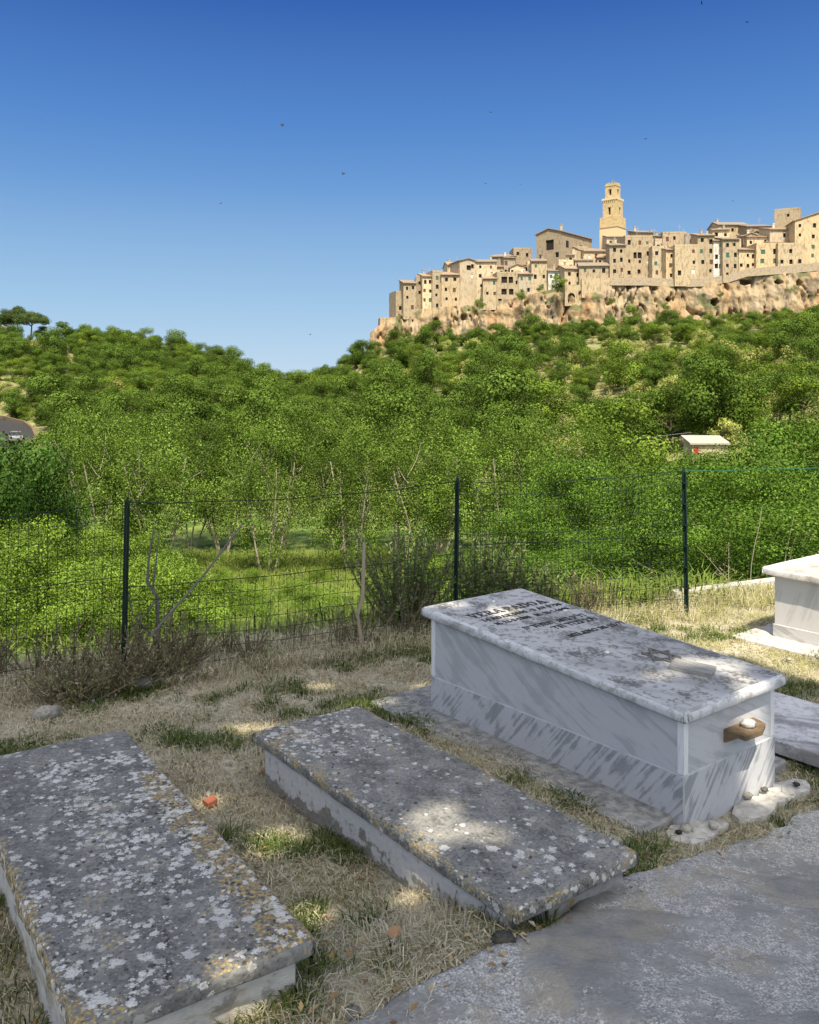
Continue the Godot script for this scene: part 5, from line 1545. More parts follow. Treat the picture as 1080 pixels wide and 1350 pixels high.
func build_bits() -> void:
	var tile := MB.new()
	tile.hexa([Vector3(-0.032, 0, -0.02), Vector3(0.03, 0, -0.026), Vector3(0.034, 0, 0.02), Vector3(-0.02, 0, 0.026), Vector3(-0.03, 0.022, -0.018), Vector3(0.026, 0.026, -0.022), Vector3(0.03, 0.024, 0.016), Vector3(-0.018, 0.02, 0.022)])
	var o := put("brick_fragment", tile.mesh(), tri_mat(M.brick_tex, 8.0, 0.9, false, false))
	var p := floor_at(277, 1063); o.position = Vector3(p.x, land(p.x, -p.z) + 0.02, p.z); o.rotation = Vector3(0.2, 0.6, 0.1)
	tag(o, "small red brick fragment in the grass between two graves", "brick")
	# curved shard of terracotta leaning on the middle grave
	var sh := MB.new()
	for k in 9:
		for e in 2:
			var a := lerpf(-0.7, 0.7, k / 8.0)
			var wv := 0.028 * cos(a * 1.9)
			sh.vert(Vector3(sin(a) * 0.07, 0.035 * cos(a), (wv if e else -wv)), Vector3(sin(a), cos(a), 0))
	for k in 8: sh.i.append_array(PackedInt32Array([k * 2, k * 2 + 1, k * 2 + 2, k * 2 + 1, k * 2 + 3, k * 2 + 2]))
	var shard := put("terracotta_shard", sh.mesh(), plain(lin(0.34, 0.21, 0.125), 0.85))
	shard.scale = Vector3.ONE * 0.62
	shard.position = Vector3(-0.055, 0.16, -2.98); shard.rotation = Vector3(0.9, 0.75, 0.5)
	tag(shard, "curved terracotta shard leaning on the low tomb's plaster side", "shard")
	# stones
	var S := [[663, 1242, 0.19, 0.036, "dark rough stone at the corner of the lichened middle slab", 0.09], [905, 1095, 0.0, 0.035, "pale broken stone at the front corner of the tall tomb", 0.5], [940, 1090, 0.01, 0.022, "white chip of mortar in front of the tall tomb", 0.55], [985, 1050, 0.0, 0.024, "sandy lump of rubble by the foot of the tall tomb", 0.4], [1008, 1042, 0.0, 0.02, "brown lump of rubble by the foot of the tall tomb", 0.16], [1050, 1035, 0.0, 0.018, "dark pebble in the rubble right of the tall tomb", 0.07], [895, 1098, 0.01, 0.014, "small black stone on the white mortar", 0.05], [90, 1330, 0.0, 0.05, "grey stone half buried by the left grave", 0.2], [465, 1340, 0.12, 0.03, "grey stone near the path edge", 0.25], [185, 905, 0.0, 0.09, "rounded mossy stone at the foot of the dark fence post", 0.13], [60, 945, 0.0, 0.08, "flat pale stone in the grass behind the left grave", 0.4], [372, 893, 0.0, 0.025, "small white stone in the dry grass by the fence", 0.6], [1040, 870, 0.02, 0.02, "small pale stone against the white tomb", 0.45]]
	var k := 0
	for s in S:
		var q := floor_at(s[0], s[1], s[2])
		var r: float = s[3]
		var e := put("stone", pebble(Vector3(r, r * 0.55, r * 0.8), k * 3.3 + 1.0), tri_mat(M.stone_tex, 5.0, 0.92, false, false))
		(e.material_override as StandardMaterial3D).albedo_color = lin(clampf(s[5] * 1.7, 0, 1), clampf(s[5] * 1.65, 0, 1), clampf(s[5] * 1.5, 0, 1))
		e.position = q + Vector3(0, r * 0.25, 0); e.rotation.y = k
		tag(e, s[4], "stone", "loose stones among the graves")
		k += 1
	# broken mortar bed at the foot of the tall tomb
	var mb := MB.new()
	var c0 := floor_at(905, 1094); var c1 := floor_at(1030, 1034)
	for piece in [[0.0, 0.13, 0.085], [0.2, 0.08, 0.05], [0.62, 0.15, 0.09], [0.86, 0.13, 0.08], [1.05, 0.12, 0.08]]:
		var c := c0.lerp(c1, piece[0]) + Vector3(0.02, 0, 0.02)
		var pts := []
		for e in 11:
			var a := TAU * e / 11
			var rad := 1.0 + 0.5 * noise.get_noise_2d(cos(a) * 90 + piece[0] * 400, sin(a) * 90)
			pts.append(c + (Vector3(cos(TURN), 0, -sin(TURN)) * cos(a) * piece[1] + Vector3(sin(TURN), 0, cos(TURN)) * sin(a) * piece[2]) * rad + Vector3(0, 0.028 + land(c.x, -c.z), 0))
		for e in 11:
			mb.tri(c + Vector3(0, 0.036 + land(c.x, -c.z), 0), pts[e], pts[(e + 1) % 11], Vector3.UP)
			mb.quad(pts[e], pts[(e + 1) % 11], pts[(e + 1) % 11] - Vector3(0, 0.05, 0), pts[e] - Vector3(0, 0.05, 0), pts[e] - c)
	tag(put("mortar_bed", mb.mesh(), M.pale_concrete), "broken white mortar bed at the foot of the tall marble tomb", "mortar")
	# low kerb wall beyond the sunlit grass
	var kb := MB.new()
	var a := floor_at(905, 800) + Vector3(0, 0, -0.3); var d := floor_at(1060, 779) + Vector3(0, 0, -0.3)
	kb.hexa([a + Vector3(0, -0.3, 0), d + Vector3(0, -0.3, 0), d + Vector3(0, -0.3, -0.15), a + Vector3(0, -0.3, -0.15), a + Vector3(0, 0.06, 0), d + Vector3(0, 0.06, 0), d + Vector3(0, 0.06, -0.15), a + Vector3(0, 0.06, -0.15)])
	tag(put("kerb_wall", kb.mesh(), M.pale_concrete), "low pale concrete kerb behind the sunlit grass at the fence", "kerb")

func build_far_things() -> void:
	# stone hut with a red shutter
	var z := 74.0
	var hut := thing("stone_hut", "small stone hut with a pale sloping roof and red shutter in the valley", "hut", at(936, 615, z), -0.1)
	var w := 46.0 / F * z; var b := MB.new()
	facade(b, w, 1.9, [[-1.35, 0.95, -0.95, 1.65]])
	b.quad(Vector3(-w / 2, 0, 0), Vector3(-w / 2, 1.9, 0), Vector3(-w / 2, 2.3, -3.4), Vector3(-w / 2, 0, -3.4), Vector3.LEFT)
	b.quad(Vector3(w / 2, 0, 0), Vector3(w / 2, 1.9, 0), Vector3(w / 2, 2.3, -3.4), Vector3(w / 2, 0, -3.4), Vector3.RIGHT)
	put("wall", b.mesh(), M.tuff[2], hut)
	slab_roof(hut, [Vector3(-w / 2 - 0.2, 1.86, 0.25), Vector3(w / 2 + 0.2, 1.86, 0.25), Vector3(w / 2 + 0.2, 2.35, -3.6), Vector3(-w / 2 - 0.2, 2.35, -3.6)], 0.14, plain(lin(0.38, 0.34, 0.29), 0.9))
	var rs := MB.new(); rs.box(Vector3(-1.35, 0.95, -0.1), Vector3(-0.95, 1.65, 0.03))
	var sh := put("shutter", rs.mesh(), plain(lin(0.42, 0.03, 0.03), 0.7), hut); sh.set_meta("label", "bright red window shutter")
	for s in [[925, 632, 70.0, 2.0, 1.2, "short pale garden wall below the hut"], [944, 543, 128.0, 7.0, 1.2, "pale dry stone terrace wall above the hut"], [985, 541, 126.0, 5.0, 0.9, "low terrace wall right of the pale one"], [853, 477, 185.0, 12.0, 1.8, "pale terrace wall below the trees at mid slope"], [972, 482, 176.0, 4.5, 2.0, "square stone pier wall on the slope under the big tree"], [790, 493, 180.0, 9.0, 1.6, "ochre terrace wall among light shrubs"]]:
		var wb := MB.new()
		wb.hexa([Vector3(-s[3] / 2, -1, 0), Vector3(s[3] / 2, -1, 0), Vector3(s[3] / 2, -1, -0.6), Vector3(-s[3] / 2, -1, -0.6), Vector3(-s[3] / 2, s[4], 0), Vector3(s[3] / 2, s[4] * 0.9, 0), Vector3(s[3] / 2, s[4] * 0.9, -0.6), Vector3(-s[3] / 2, s[4], -0.6)])
		var o := put("terrace_wall", wb.mesh(), M.tuff[2]); o.position = at(s[0], s[1], s[2]); o.rotation.y = rr(-0.15, 0.15)
		tag(o, s[5], "wall")
	# cable across the valley
	var cb := MB.new()
	cb.tube(PackedVector3Array([at(740, 593, 70), at(790, 589, 74), at(835, 579, 72), at(912, 570, 74)]), PackedFloat32Array([0.016, 0.016, 0.016, 0.016]), 4, false)
	tag(put("cable", cb.mesh(), plain(lin(0.2, 0.21, 0.2), 0.6)), "thin pale cable strung across the valley to the hut", "cable")
	# white house and garden wall on the ridge
	var hs := thing("ridge_house", "white walled house beside the umbrella pines on the ridge", "house", at(-4, 440, 250), 0.3)
	hs.position.y = land(hs.position.x, 250.0)
	var hb := MB.new(); hb.box(Vector3(-3.5, -3, -6), Vector3(3.0, 3.2, 0)); put("wall", hb.mesh(), plain(lin(0.5, 0.47, 0.42), 0.9), hs)
	slab_roof(hs, [Vector3(-4, 3.1, 0.5), Vector3(3.5, 3.1, 0.5), Vector3(3.5, 4.1, -6.4), Vector3(-4, 4.1, -6.4)], 0.25, M.roofs[1])
	var gw := MB.new(); gw.hexa([Vector3(-1.0, -2, 0), Vector3(3.0, -2, 0), Vector3(3.0, -2, -0.5), Vector3(-1.0, -2, -0.5), Vector3(-1.0, 0.2, 0), Vector3(3.0, 0.9, 0), Vector3(3.0, 0.9, -0.5), Vector3(-1.0, 0.1, -0.5)])
	var go := put("garden_wall", gw.mesh(), plain(lin(0.42, 0.42, 0.42), 0.9)); go.position = at(42, 441, 246); go.position.y = land(go.position.x, 246.0); go.rotation.y = -0.2
	tag(go, "white garden wall below the umbrella pines on the ridge", "wall")
	# road with its wall, and the car on it
	var rb := MB.new(); var kb := MB.new()
	for k in road.size() - 1:
		var a: Vector3 = road[k]; var d: Vector3 = road[k + 1]
		var s0: Vector3 = (road[mini(k + 1, road.size() - 1)] - road[maxi(k - 1, 0)]).cross(Vector3.UP).normalized() * 4.0
		var s1: Vector3 = (road[mini(k + 2, road.size() - 1)] - road[k]).cross(Vector3.UP).normalized() * 4.0
		rb.quad(a - s0, a + s0, d + s1, d - s1, Vector3.UP)
		var h := Vector3(0, 0.55, 0); var t0 := s0 * 0.1; var t1 := s1 * 0.1
		kb.hexa([a + s0, d + s1, d + s1 + t1, a + s0 + t0, a + s0 + h, d + s1 + h, d + s1 + t1 + h, a + s0 + t0 + h])
	structure("road", rb.mesh(), M.asphalt)
	tag(put("road_wall", kb.mesh(), plain(lin(0.16, 0.12, 0.08), 0.9)), "low brown wall along the outer edge of the valley road", "wall")
	build_car()

func build_car() -> void:
	var p: Vector3 = (road[0] as Vector3).lerp(road[1], 0.75) + Vector3(1.9, 0, 0)
	var d: Vector3 = (road[2] - road[1]).normalized()
	var car := thing("car", "small pale silver car driving on the valley road at the left edge", "car", p + Vector3(0, 0.32, 0), atan2(-d.x, -d.z))
	var body := MB.new(); var W := 0.85
	var prof := [[-2.0, 0.15], [-2.05, 0.5], [-1.9, 0.66], [-1.0, 0.75], [1.2, 0.8], [1.95, 0.72], [2.05, 0.45], [2.0, 0.15]]
	for k in prof.size() - 1:
		var a = prof[k]; var b = prof[k + 1]
		body.quad(Vector3(-W, a[1], a[0]), Vector3(W, a[1], a[0]), Vector3(W, b[1], b[0]), Vector3(-W, b[1], b[0]), Vector3(0, (a[1] + b[1]) / 2 - 0.4, (a[0] + b[0]) / 2 * 0.3))
	for s in [-1, 1]:
		for k in range(1, prof.size() - 1):
			body.tri(Vector3(s * W, prof[0][1], prof[0][0]), Vector3(s * W, prof[k][1], prof[k][0]), Vector3(s * W, prof[k + 1][1], prof[k + 1][0]), Vector3(s, 0, 0))
	var paint := plain(lin(0.2, 0.22, 0.25), 0.35); paint.clearcoat_enabled = true
	put("body", body.mesh(), paint, car)
	var cab := MB.new(); cab.hexa([Vector3(-0.8, 0.76, -0.9), Vector3(0.8, 0.76, -0.9), Vector3(0.8, 0.8, 1.8), Vector3(-0.8, 0.8, 1.8), Vector3(-0.64, 1.2, -0.2), Vector3(0.64, 1.2, -0.2), Vector3(0.64, 1.22, 1.3), Vector3(-0.64, 1.22, 1.3)])
	put("windows", cab.mesh(), plain(lin(0.03, 0.035, 0.04), 0.15), car)
	var rf := MB.new(); rf.hexa([Vector3(-0.66, 1.2, -0.25), Vector3(0.66, 1.2, -0.25), Vector3(0.66, 1.22, 1.35), Vector3(-0.66, 1.22, 1.35), Vector3(-0.58, 1.27, -0.1), Vector3(0.58, 1.27, -0.1), Vector3(0.58, 1.28, 1.2), Vector3(-0.58, 1.28, 1.2)])
	put("roof", rf.mesh(), paint, car)
	for s in [[-1, -1.25], [1, -1.25], [-1, 1.25], [1, 1.25]]:
		var cy := CylinderMesh.new(); cy.top_radius = 0.31; cy.bottom_radius = 0.31; cy.height = 0.2; cy.radial_segments = 16
		var wo := put("wheel", cy, plain(lin(0.02, 0.02, 0.02), 0.9), car); wo.rotation.z = PI / 2; wo.position = Vector3(s[0] * 0.8, 0.0, s[1])
	for s in [-1, 1]:
		var lb := MB.new(); lb.box(Vector3(s * 0.62 - 0.14, 0.5, 2.0), Vector3(s * 0.62 + 0.14, 0.66, 2.06)); put("tail_light", lb.mesh(), plain(lin(0.3, 0.02, 0.02), 0.3), car)

func build_birds() -> void:
	var B := [[372, 165, 62, 0.9, "swift banking steeply, higher of the pair over the left valley"], [453, 229, 66, -0.7, "swift gliding, lower of the pair over the left valley"], [985, 29, 60, 0.25, "swift with spread wings near the top corner of the sky"], [925, 3, 64, 1.5, "swift seen edge-on at the very top of the sky"], [851, 183, 75, 0.2, "swift in the sky above the bell tower"], [291, 268, 95, 0.4, "tiny far swift low over the wooded hill"], [647, 148, 90, -0.5, "tiny swift in the middle of the sky"], [640, 242, 120, 0.3, "far swift left of the bell tower, one of a close pair"], [686, 243, 120, -0.2, "far swift left of the bell tower, nearer the tower"], [409, 441, 130, 0.6, "tiny swift low above the saddle between the hills"], [966, 265, 120, 0.1, "tiny swift above the roofs right of the bell tower"]]
	for q in B:
		var b := MB.new()
		b.tube(PackedVector3Array([Vector3(0, 0, 0.1), Vector3(0, 0.005, 0.06), Vector3(0, 0, 0), Vector3(0, 0, -0.07), Vector3(0, 0, -0.1)]), PackedFloat32Array([0.006, 0.022, 0.026, 0.014, 0.004]), 8)
		for s in [-1, 1]:
			var pts := [Vector3(s * 0.015, 0.008, 0.045), Vector3(s * 0.09, 0.03, 0.055), Vector3(s * 0.2, 0.035, -0.04), Vector3(s * 0.08, 0.025, 0.012), Vector3(s * 0.015, 0.006, -0.03)]
			for e in [[0, 1, 3], [1, 2, 3], [0, 3, 4]]:
				b.tri(pts[e[0]], pts[e[1]], pts[e[2]], Vector3.UP)
				b.tri(pts[e[0]] - Vector3(0, 0.006, 0), pts[e[1]] - Vector3(0, 0.006, 0), pts[e[2]] - Vector3(0, 0.004, 0), Vector3.DOWN)
			b.tri(Vector3(0, 0, -0.08), Vector3(s * 0.03, 0, -0.16), Vector3(s * 0.004, 0, -0.12), Vector3.UP)
		var o := put("swift", b.mesh(), plain(lin(0.025, 0.022, 0.02), 0.8))
		o.position = at(q[0], q[1], q[2]); o.rotation = Vector3(0.4, q[3] * 2.0, q[3]); o.scale = Vector3.ONE * 1.5
		tag(o, q[4], "bird", "swifts in the sky")

# the tree that shades the graves: it stands behind and to the right of where the photograph was taken
func build_shade_tree() -> void:
	var gaps := [] # sunlit spots seen in the photograph: point, half widths
	for s in [[577, 1085, 0.25, 0.1, 0.19], [648, 1103, 0.25, 0.05, 0.05], [365, 1112, 0.0, 0.09, 0.12], [275, 1058, 0.0, 0.05, 0.06], [410, 1205, 0.02, 0.07, 0.07], [335, 962, 0.0, 0.16, 0.08], [490, 930, 0.0, 0.22, 0.05], [655, 862, 0.32, 0.09, 0.13], [935, 890, 0.5, 0.17, 0.09], [985, 985, 0.2, 0.12, 0.16], [1000, 1040, 0.0, 0.14, 0.08], [540, 1195, 0.02, 0.05, 0.05], [570, 905, 0.0, 0.15, 0.06], [345, 1338, 0.1, 0.09, 0.06], [860, 905, 0.5, 0.07, 0.04], [420, 905, 0.0, 0.1, 0.04]]:
		var p := floor_at(s[0], s[1], s[2])
		var g := p - sun_dir * (p.y / sun_dir.y)
		gaps.append([g.x, -g.z, s[3] + 0.085, s[4] + 0.085])
	var c := MB.new()
	var pal := [Color(0.07, 0.12, 0.03), Color(0.09, 0.14, 0.035), Color(0.06, 0.1, 0.025)]
	var clumps := 0
	while clumps < 850:
		var gx := rr(-6.0, 5.0); var gz := rr(0.4, 8.6)
		clumps += 1
		if absf(gx + 0.1) > 2.3 + gz * 0.5: continue
		var cy := rr(9.5, 13.0)
		for k in 52:
			var d := rdir() * pow(rng.randf(), 0.4) * 0.85
			var y := cy + d.y * 0.8
			var x := gx + d.x; var z := gz + d.z
			var edge := 8.25 + 0.1 * x
			if x > 0.9: edge -= (x - 0.9) * 1.25
			edge += noise.get_noise_2d(x * 40, 3.0) * 0.5
			if z > maxf(edge, 5.9): continue
			var open := false
			for g in gaps:
				var e := pow((x - g[0]) / g[2], 2) + pow((z - g[1]) / g[3], 2)
				if e < 1.0: open = true; break
			if open: continue
			var p := Vector3(x, 0, -z) + sun_dir * (y / sun_dir.y)
			var cc: Color = pal[rng.randi() % 3]
			c.col = cc
			var nn := (sun_dir + rdir() * 0.6).normalized()
			var al := rdir(); al = (al - nn * al.dot(nn)).normalized()
			var ls := rr(0.19, 0.27)
			c.leaf(p - al * ls * 0.5, nn, al, ls, ls * 0.9)
	var root := Vector3(4.6, 0.2, 5.5)
	var o := thing("shade_tree", "broad leafy tree behind the viewpoint that shades the graves", "tree", root)
	var t := MB.new(); var tips := []
	branch(t, Vector3(0, -0.5, 0), Vector3(-0.05, 1, -0.1).normalized(), 7.5, 0.28, 0.04, tips, 6, 9)
	for k in 9:
		var e := Vector3(rr(-5, 5), rr(7.5, 9.5), 0) 
		e = Vector3(rr(-2.5, 4.0), rr(9.6, 12.0), rr(0.0, 5.5)) - root
		var s := Vector3(-0.3, rr(4.5, 7.0), -0.5)
		t.tube(PackedVector3Array([s, s.lerp(e, 0.35) + Vector3(0, 0.6, 0), s.lerp(e, 0.7) + Vector3(0, 0.3, 0), e]), PackedFloat32Array([0.12, 0.09, 0.055, 0.02]), 6)
	put("trunk", t.mesh(), M.bark, o)
	var cr := put("crown", c.mesh(), M.leaf, o)
	cr.position = -root

# ---------------------------------------------------------------- everything
func build_materials() -> void:
	M.leaf = leafy(Color(0.45, 0.5, 0.2)); M.leaf_near = leafy(Color(0.5, 0.55, 0.2), 0.5); M.leaf_bright = leafy(Color(0.55, 0.6, 0.22), 0.4)
	M.blade = leafy(Color(0.4, 0.4, 0.3), 0.8)
	M.bark = plain(lin(0.13, 0.1, 0.07), 0.95); M.bark_pale = plain(lin(0.34, 0.29, 0.21), 0.95); M.bark_grey = plain(lin(0.14, 0.13, 0.12), 0.95); M.bark_poplar = plain(lin(0.33, 0.29, 0.22), 0.9)
	M.twig = plain(Color.WHITE, 0.9, true)
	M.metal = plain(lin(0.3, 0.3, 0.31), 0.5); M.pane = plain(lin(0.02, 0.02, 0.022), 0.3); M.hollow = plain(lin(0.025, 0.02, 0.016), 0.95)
	M.shutters = [plain(lin(0.12, 0.06, 0.035), 0.7), plain(lin(0.05, 0.13, 0.09), 0.7), plain(lin(0.6, 0.6, 0.58), 0.7)]
	var wall := noise_tex(0.02, [[0.0, Color(0.38, 0.35, 0.31)], [0.35, Color(0.75, 0.73, 0.69)], [0.6, Color(1, 1, 1)], [1.0, Color(0.72, 0.66, 0.56)]], 512, 6, 5)
	M.tuff = []
	for c in [[0.48, 0.39, 0.26], [0.4, 0.33, 0.225], [0.56, 0.47, 0.33], [0.42, 0.37, 0.285], [0.68, 0.66, 0.62]]:
		var m := tri_mat(wall, 0.06, 0.95); m.uv1_scale = Vector3(0.09, 0.035, 0.09); m.albedo_color = lin(c[0], c[1], c[2]); M.tuff.append(m)
	M.tuffs = []
	for k in 4:
		for e in [[0.86, 0.86, 0.88], [1.02, 1.02, 1.02], [1.2, 1.16, 1.1]]:
			var m: StandardMaterial3D = M.tuff[k].duplicate()
			var c: Color = m.albedo_color.srgb_to_linear()
			m.albedo_color = lin(c.r * e[0], c.g * e[1], c.b * e[2]); m.uv1_offset = Vector3(k * 0.37, e[0], k * 0.11); M.tuffs.append(m)
	M.tower = tri_mat(wall, 0.06, 0.95); M.tower.albedo_color = lin(0.56, 0.44, 0.24)
	M.tower_light = plain(lin(0.6, 0.48, 0.28), 0.95); M.tower_dark = plain(lin(0.38, 0.29, 0.16), 0.95)
	M.rampart = tri_mat(wall, 0.11, 0.95); M.rampart.albedo_color = lin(0.37, 0.31, 0.225)
	M.roofs = []
	for c in [[0.29, 0.22, 0.165], [0.34, 0.25, 0.18], [0.26, 0.22, 0.175]]:
		var m := tri_mat(wall, 0.3, 0.95); m.albedo_color = lin(c[0], c[1], c[2]); M.roofs.append(m)
	M.rock_tex = noise_tex(0.025, [[0.0, Color(0.45, 0.42, 0.38)], [0.4, Color(0.85, 0.83, 0.8)], [0.65, Color(1, 1, 1)], [1.0, Color(0.8, 0.72, 0.6)]], 512, 6, 8)
	M.grit = noise_tex(0.12, [], 512, 5, 12)
	M.stone_tex = noise_tex(0.04, [[0.0, Color(0.25, 0.24, 0.23)], [0.5, Color(0.5, 0.49, 0.47)], [1.0, Color(0.75, 0.74, 0.7)]], 256, 5, 3)
	M.brown_tex = noise_tex(0.02, [[0.0, Color(0.1, 0.07, 0.042)], [0.5, Color(0.16, 0.115, 0.07)], [1.0, Color(0.23, 0.17, 0.11)]], 256, 5, 6)
	M.brick_tex = noise_tex(0.05, [[0.0, Color(0.3, 0.09, 0.05)], [0.6, Color(0.27, 0.1, 0.06)], [1.0, Color(0.3, 0.16, 0.11)]], 256, 5, 6)
	var conc := noise_tex(0.02, [[0.0, Color(0.15, 0.15, 0.15)], [0.45, Color(0.26, 0.26, 0.255)], [0.6, Color(0.32, 0.32, 0.31)], [1.0, Color(0.45, 0.44, 0.42)]], 512, 6, 18)
	M.concrete = tri_mat(conc, 1.1, 0.9, false, true, M.grit, 0.15)
	var pale := noise_tex(0.02, [[0.0, Color(0.3, 0.28, 0.25)], [0.45, Color(0.5, 0.48, 0.44)], [1.0, Color(0.72, 0.7, 0.65)]], 512, 6, 19)
	M.pale_concrete = tri_mat(pale, 1.3, 0.9, false, true, M.grit, 0.2)
	M.asphalt = tri_mat(noise_tex(0.03, [[0.0, Color(0.025, 0.025, 0.026)], [1.0, Color(0.055, 0.054, 0.053)]], 256, 5, 2), 0.2, 0.9)
	# plaster: clean, and with a damp dirty foot that has an outline of its own
	var na := FastNoiseLite.new(); na.seed = 44; na.frequency = 1.0; na.fractal_octaves = 5; na.fractal_gain = 0.6
	M.damp = textured(picture(768, 192, func(x: float, y: float) -> Color:
		var f := na.get_noise_2d(x * 40, y * 10); var g := na.get_noise_2d(x * 9 + 30, y * 2.0)
		var c := Color(0.5, 0.51, 0.52) * (1.0 + f * 0.14)
		var e := y - 0.4 + g * 0.45 + na.get_noise_2d(x * 60, y * 4) * 0.16
		c = c.lerp(Color(0.17, 0.165, 0.14) * (1.0 + f * 0.5), smoothstep(-0.03, 0.07, e) * 0.85)
		c = c.lerp(Color(0.2, 0.2, 0.2), smoothstep(0.3, 0.5, na.get_noise_2d(x * 26 + 4, y * 3)) * 0.5)
		return c), M.grit, 0.9, 0.15)
	M.plaster = textured(picture(512, 192, func(x: float, y: float) -> Color:
		var f := na.get_noise_2d(x * 26, y * 10); var g := na.get_noise_2d(x * 6 + 80, y * 3)
		var c := Color(0.52, 0.51, 0.48) * (1.0 + f * 0.2)
		c = c.lerp(Color(0.3, 0.24, 0.14), smoothstep(0.0, 0.3, g) * 0.6)
		c = c.lerp(Color(0.14, 0.14, 0.12), smoothstep(0.2, 0.45, na.get_noise_2d(x * 14 + 7, y * 4)) * 0.6)
		return c), M.grit, 0.9, 0.2)
	# path: worn concrete with patches of pale exposed grit
	var nb := FastNoiseLite.new(); nb.seed = 91; nb.frequency = 1.0; nb.fractal_octaves = 4; nb.fractal_gain = 0.6
	var nc := FastNoiseLite.new(); nc.seed = 17; nc.frequency = 1.0; nc.noise_type = FastNoiseLite.TYPE_CELLULAR; nc.fractal_type = FastNoiseLite.FRACTAL_NONE
	nc.cellular_return_type = FastNoiseLite.RETURN_CELL_VALUE
	var S := 1400
	var ptex := picture(S, S, func(x: float, y: float) -> Color:
		# wrapped by cross-fading so that it repeats without a seam
		var p := x * 3.6; var q := y * 3.6
		var big := nb.get_noise_2d(p * 1.3, q * 1.3); var med := nb.get_noise_2d(p * 7 + 50, q * 7); var sm := nb.get_noise_2d(p * 40, q * 40)
		var cell := nb.get_noise_2d(p * 95 + 7, q * 95) * 1.5 + nb.get_noise_2d(p * 30 + 3, q * 30) * 0.8
		var c := Color(0.22, 0.221, 0.208).lerp(Color(0.36, 0.361, 0.34), clampf(0.5 + big * 0.9 + sm * 0.5, 0, 1))
		var patch := smoothstep(-0.02, 0.16, big * 0.7 + med * 0.55 + 0.02)
		if cell > 0.2: c = c.lerp(Color(0.68, 0.66, 0.62), patch * clampf((cell - 0.15) * 3.0, 0, 0.8))
		elif cell < -0.55: c = c.lerp(Color(0.12, 0.115, 0.1), 0.45 * patch + 0.15)
		c = c.lerp(Color(0.33, 0.3, 0.235), smoothstep(0.12, 0.4, nb.get_noise_2d(p * 2.4 + 9, q * 2.4 + 40)) * 0.55)
		c = c.lerp(Color(0.13, 0.13, 0.12), smoothstep(0.15, 0.5, nb.get_noise_2d(p * 3 + 90, q * 9) + sm * 0.5) * 0.35)
		return c)
	M.path = textured(ptex, noise_tex(0.3, [], 1024, 3, 14), 0.92, 0.5)
	M.path.uv1_scale = Vector3.ONE / 3.6
	M.soil = tri_mat(noise_tex(0.03, [[0.0, Color(0.22, 0.19, 0.14)], [0.4, Color(0.38, 0.34, 0.255)], [0.6, Color(0.48, 0.44, 0.34)], [1.0, Color(0.56, 0.53, 0.43)]], 512, 6, 28), 1.0, 0.95, false, true, M.grit, 0.6)
	M.slope = tri_mat(noise_tex(0.03, [[0.0, Color(0.06, 0.085, 0.025)], [0.4, Color(0.12, 0.15, 0.045)], [0.58, Color(0.27, 0.24, 0.11)], [1.0, Color(0.42, 0.33, 0.18)]], 512, 6, 29), 0.03, 0.95, true)

# clear air: the same from every side, pale at the horizon and deep blue above, plus a wide white sun glow added to brighten the shade
func clear_sky() -> ImageTexture:
	var g := Gradient.new()
	g.interpolation_color_space = Gradient.GRADIENT_COLOR_SPACE_SRGB
	g.offsets = PackedFloat32Array([0.0, 0.022, 0.067, 0.15, 0.19, 0.27, 0.45, 1.0]) # elevation over 90 degrees
	var cs := PackedColorArray()
	for c in [[198, 221, 240], [190, 216, 238], [161, 199, 232], [108, 157, 215], [87, 138, 206], [56, 101, 178], [42, 84, 158], [36, 74, 146]]:
		cs.append(Color8(c[0], c[1], c[2]).srgb_to_linear() * (1.0 / EXPOSURE))
	g.colors = cs
	var W := 512; var H := 256
	var im := Image.create(W, H, false, Image.FORMAT_RGBF)
	for y in H:
		var e := PI / 2 - PI * (y + 0.5) / H
		for x in W:
			var a := TAU * (x + 0.5) / W
			var d := Vector3(sin(a) * cos(e), sin(e), -cos(a) * cos(e))
			var c := g.sample(maxf(e, 0.0) / (PI / 2))
			if e < 0.0: c = c.lerp(Color(0.09, 0.1, 0.06), clampf(-e * 8.0, 0.0, 1.0))
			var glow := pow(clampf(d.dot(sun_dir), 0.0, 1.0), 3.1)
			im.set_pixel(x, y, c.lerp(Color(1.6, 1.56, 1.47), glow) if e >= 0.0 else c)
	return ImageTexture.create_from_image(im)

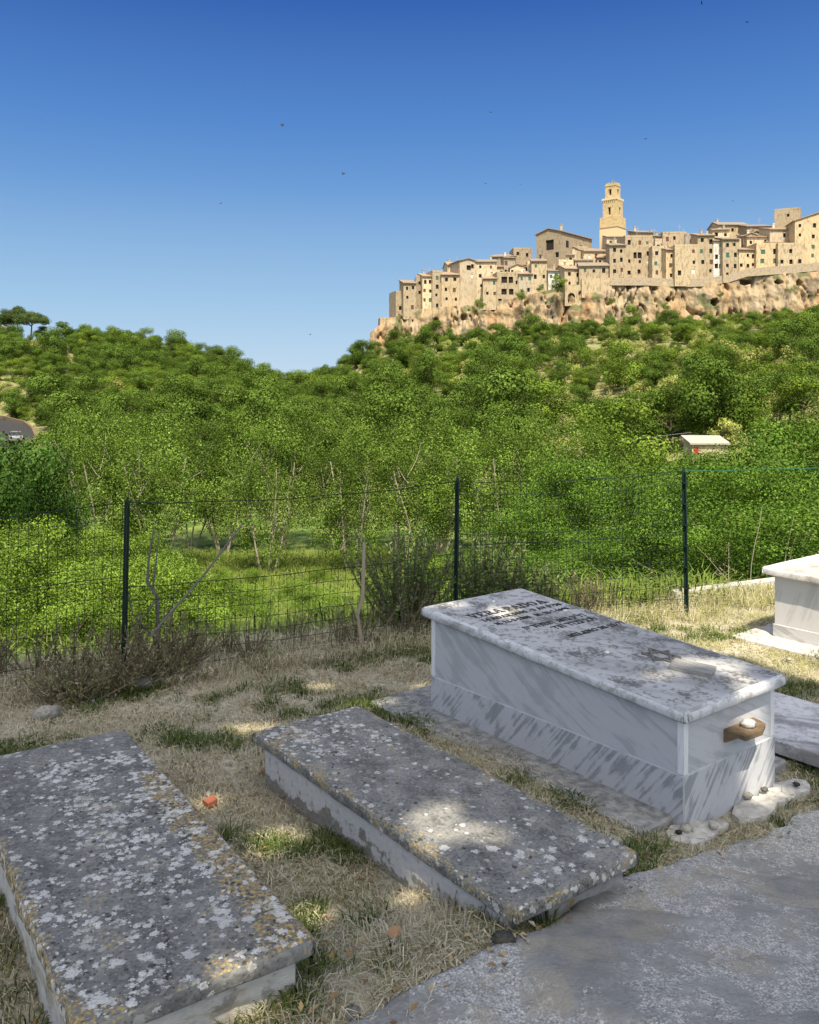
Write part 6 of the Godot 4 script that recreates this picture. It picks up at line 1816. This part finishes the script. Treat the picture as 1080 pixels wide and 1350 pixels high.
func _ready() -> void:
	rng.seed = 20240607
	noise.seed = 11; noise.frequency = 0.02; noise.fractal_octaves = 3
	fine.seed = 23; fine.frequency = 0.03; fine.fractal_octaves = 3
	# camera: level, with a lens shifted down
	var cam := Camera3D.new()
	cam.name = "camera"; add_child(cam)
	cam.position = Vector3(0, EYE, 0)
	cam.set_frustum(0.05 * 1350.0 / F, Vector2(0, -155.0 / F * 0.05), 0.05, 2500.0)
	cam.current = true
	# sky
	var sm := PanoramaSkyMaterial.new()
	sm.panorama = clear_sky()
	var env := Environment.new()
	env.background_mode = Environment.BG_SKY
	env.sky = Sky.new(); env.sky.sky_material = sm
	env.tonemap_mode = Environment.TONE_MAPPER_LINEAR
	env.tonemap_exposure = EXPOSURE
	env.sdfgi_enabled = true; env.ssao_enabled = true; env.ssil_enabled = true
	var we := WorldEnvironment.new(); we.name = "world_environment"; we.environment = env; add_child(we)
	var sun := DirectionalLight3D.new()
	sun.name = "sun"; add_child(sun)
	sun.light_color = Color(1.0, 0.95, 0.86); sun.light_energy = 1.3; sun.light_angular_distance = 0.5; sun.shadow_enabled = true
	sun.look_at_from_position(sun_dir * 50.0, Vector3.ZERO)
	# setting
	var T := Time.get_ticks_msec()
	build_materials()
	print("materials ", Time.get_ticks_msec() - T); T = Time.get_ticks_msec()
	solve_land()
	structure("ground", sheet(func(a, b): return lerpf(-14, 14, a), func(a, b): return lerpf(-14.0, brink(lerpf(-14, 14, a)) + 1.5, b), 260, 220, func(x, z): return land(x, z), 1.0), M.soil)
	structure("hillside", sheet(func(a, b): return (a * 2 - 1) * (22.0 + 0.8 * (pow(b, 2.6) * 640.0)), func(a, b): return brink(clampf((a * 2 - 1) * 22.0, -14, 14)) + 1.3 + pow(b, 2.6) * 640.0, 150, 190, func(x, z): return land(x, z) - 0.04, 1.0, func(x, z): return Color(0.55, 0.8, 0.4).lerp(Color.WHITE, smoothstep(62.0, 95.0, z))), M.slope)
	print("land ", Time.get_ticks_msec() - T); T = Time.get_ticks_msec()
	build_cliff()
	build_path()
	build_graves()
	print("graves ", Time.get_ticks_msec() - T); T = Time.get_ticks_msec()
	build_town()
	print("town ", Time.get_ticks_msec() - T); T = Time.get_ticks_msec()
	build_fence()
	build_woods()
	print("woods ", Time.get_ticks_msec() - T); T = Time.get_ticks_msec()
	build_near_plants()
	build_shade_tree()
	print("plants ", Time.get_ticks_msec() - T); T = Time.get_ticks_msec()
	build_turf()
	build_far_things()
	build_bits()
	build_birds()
	print("rest ", Time.get_ticks_msec() - T)
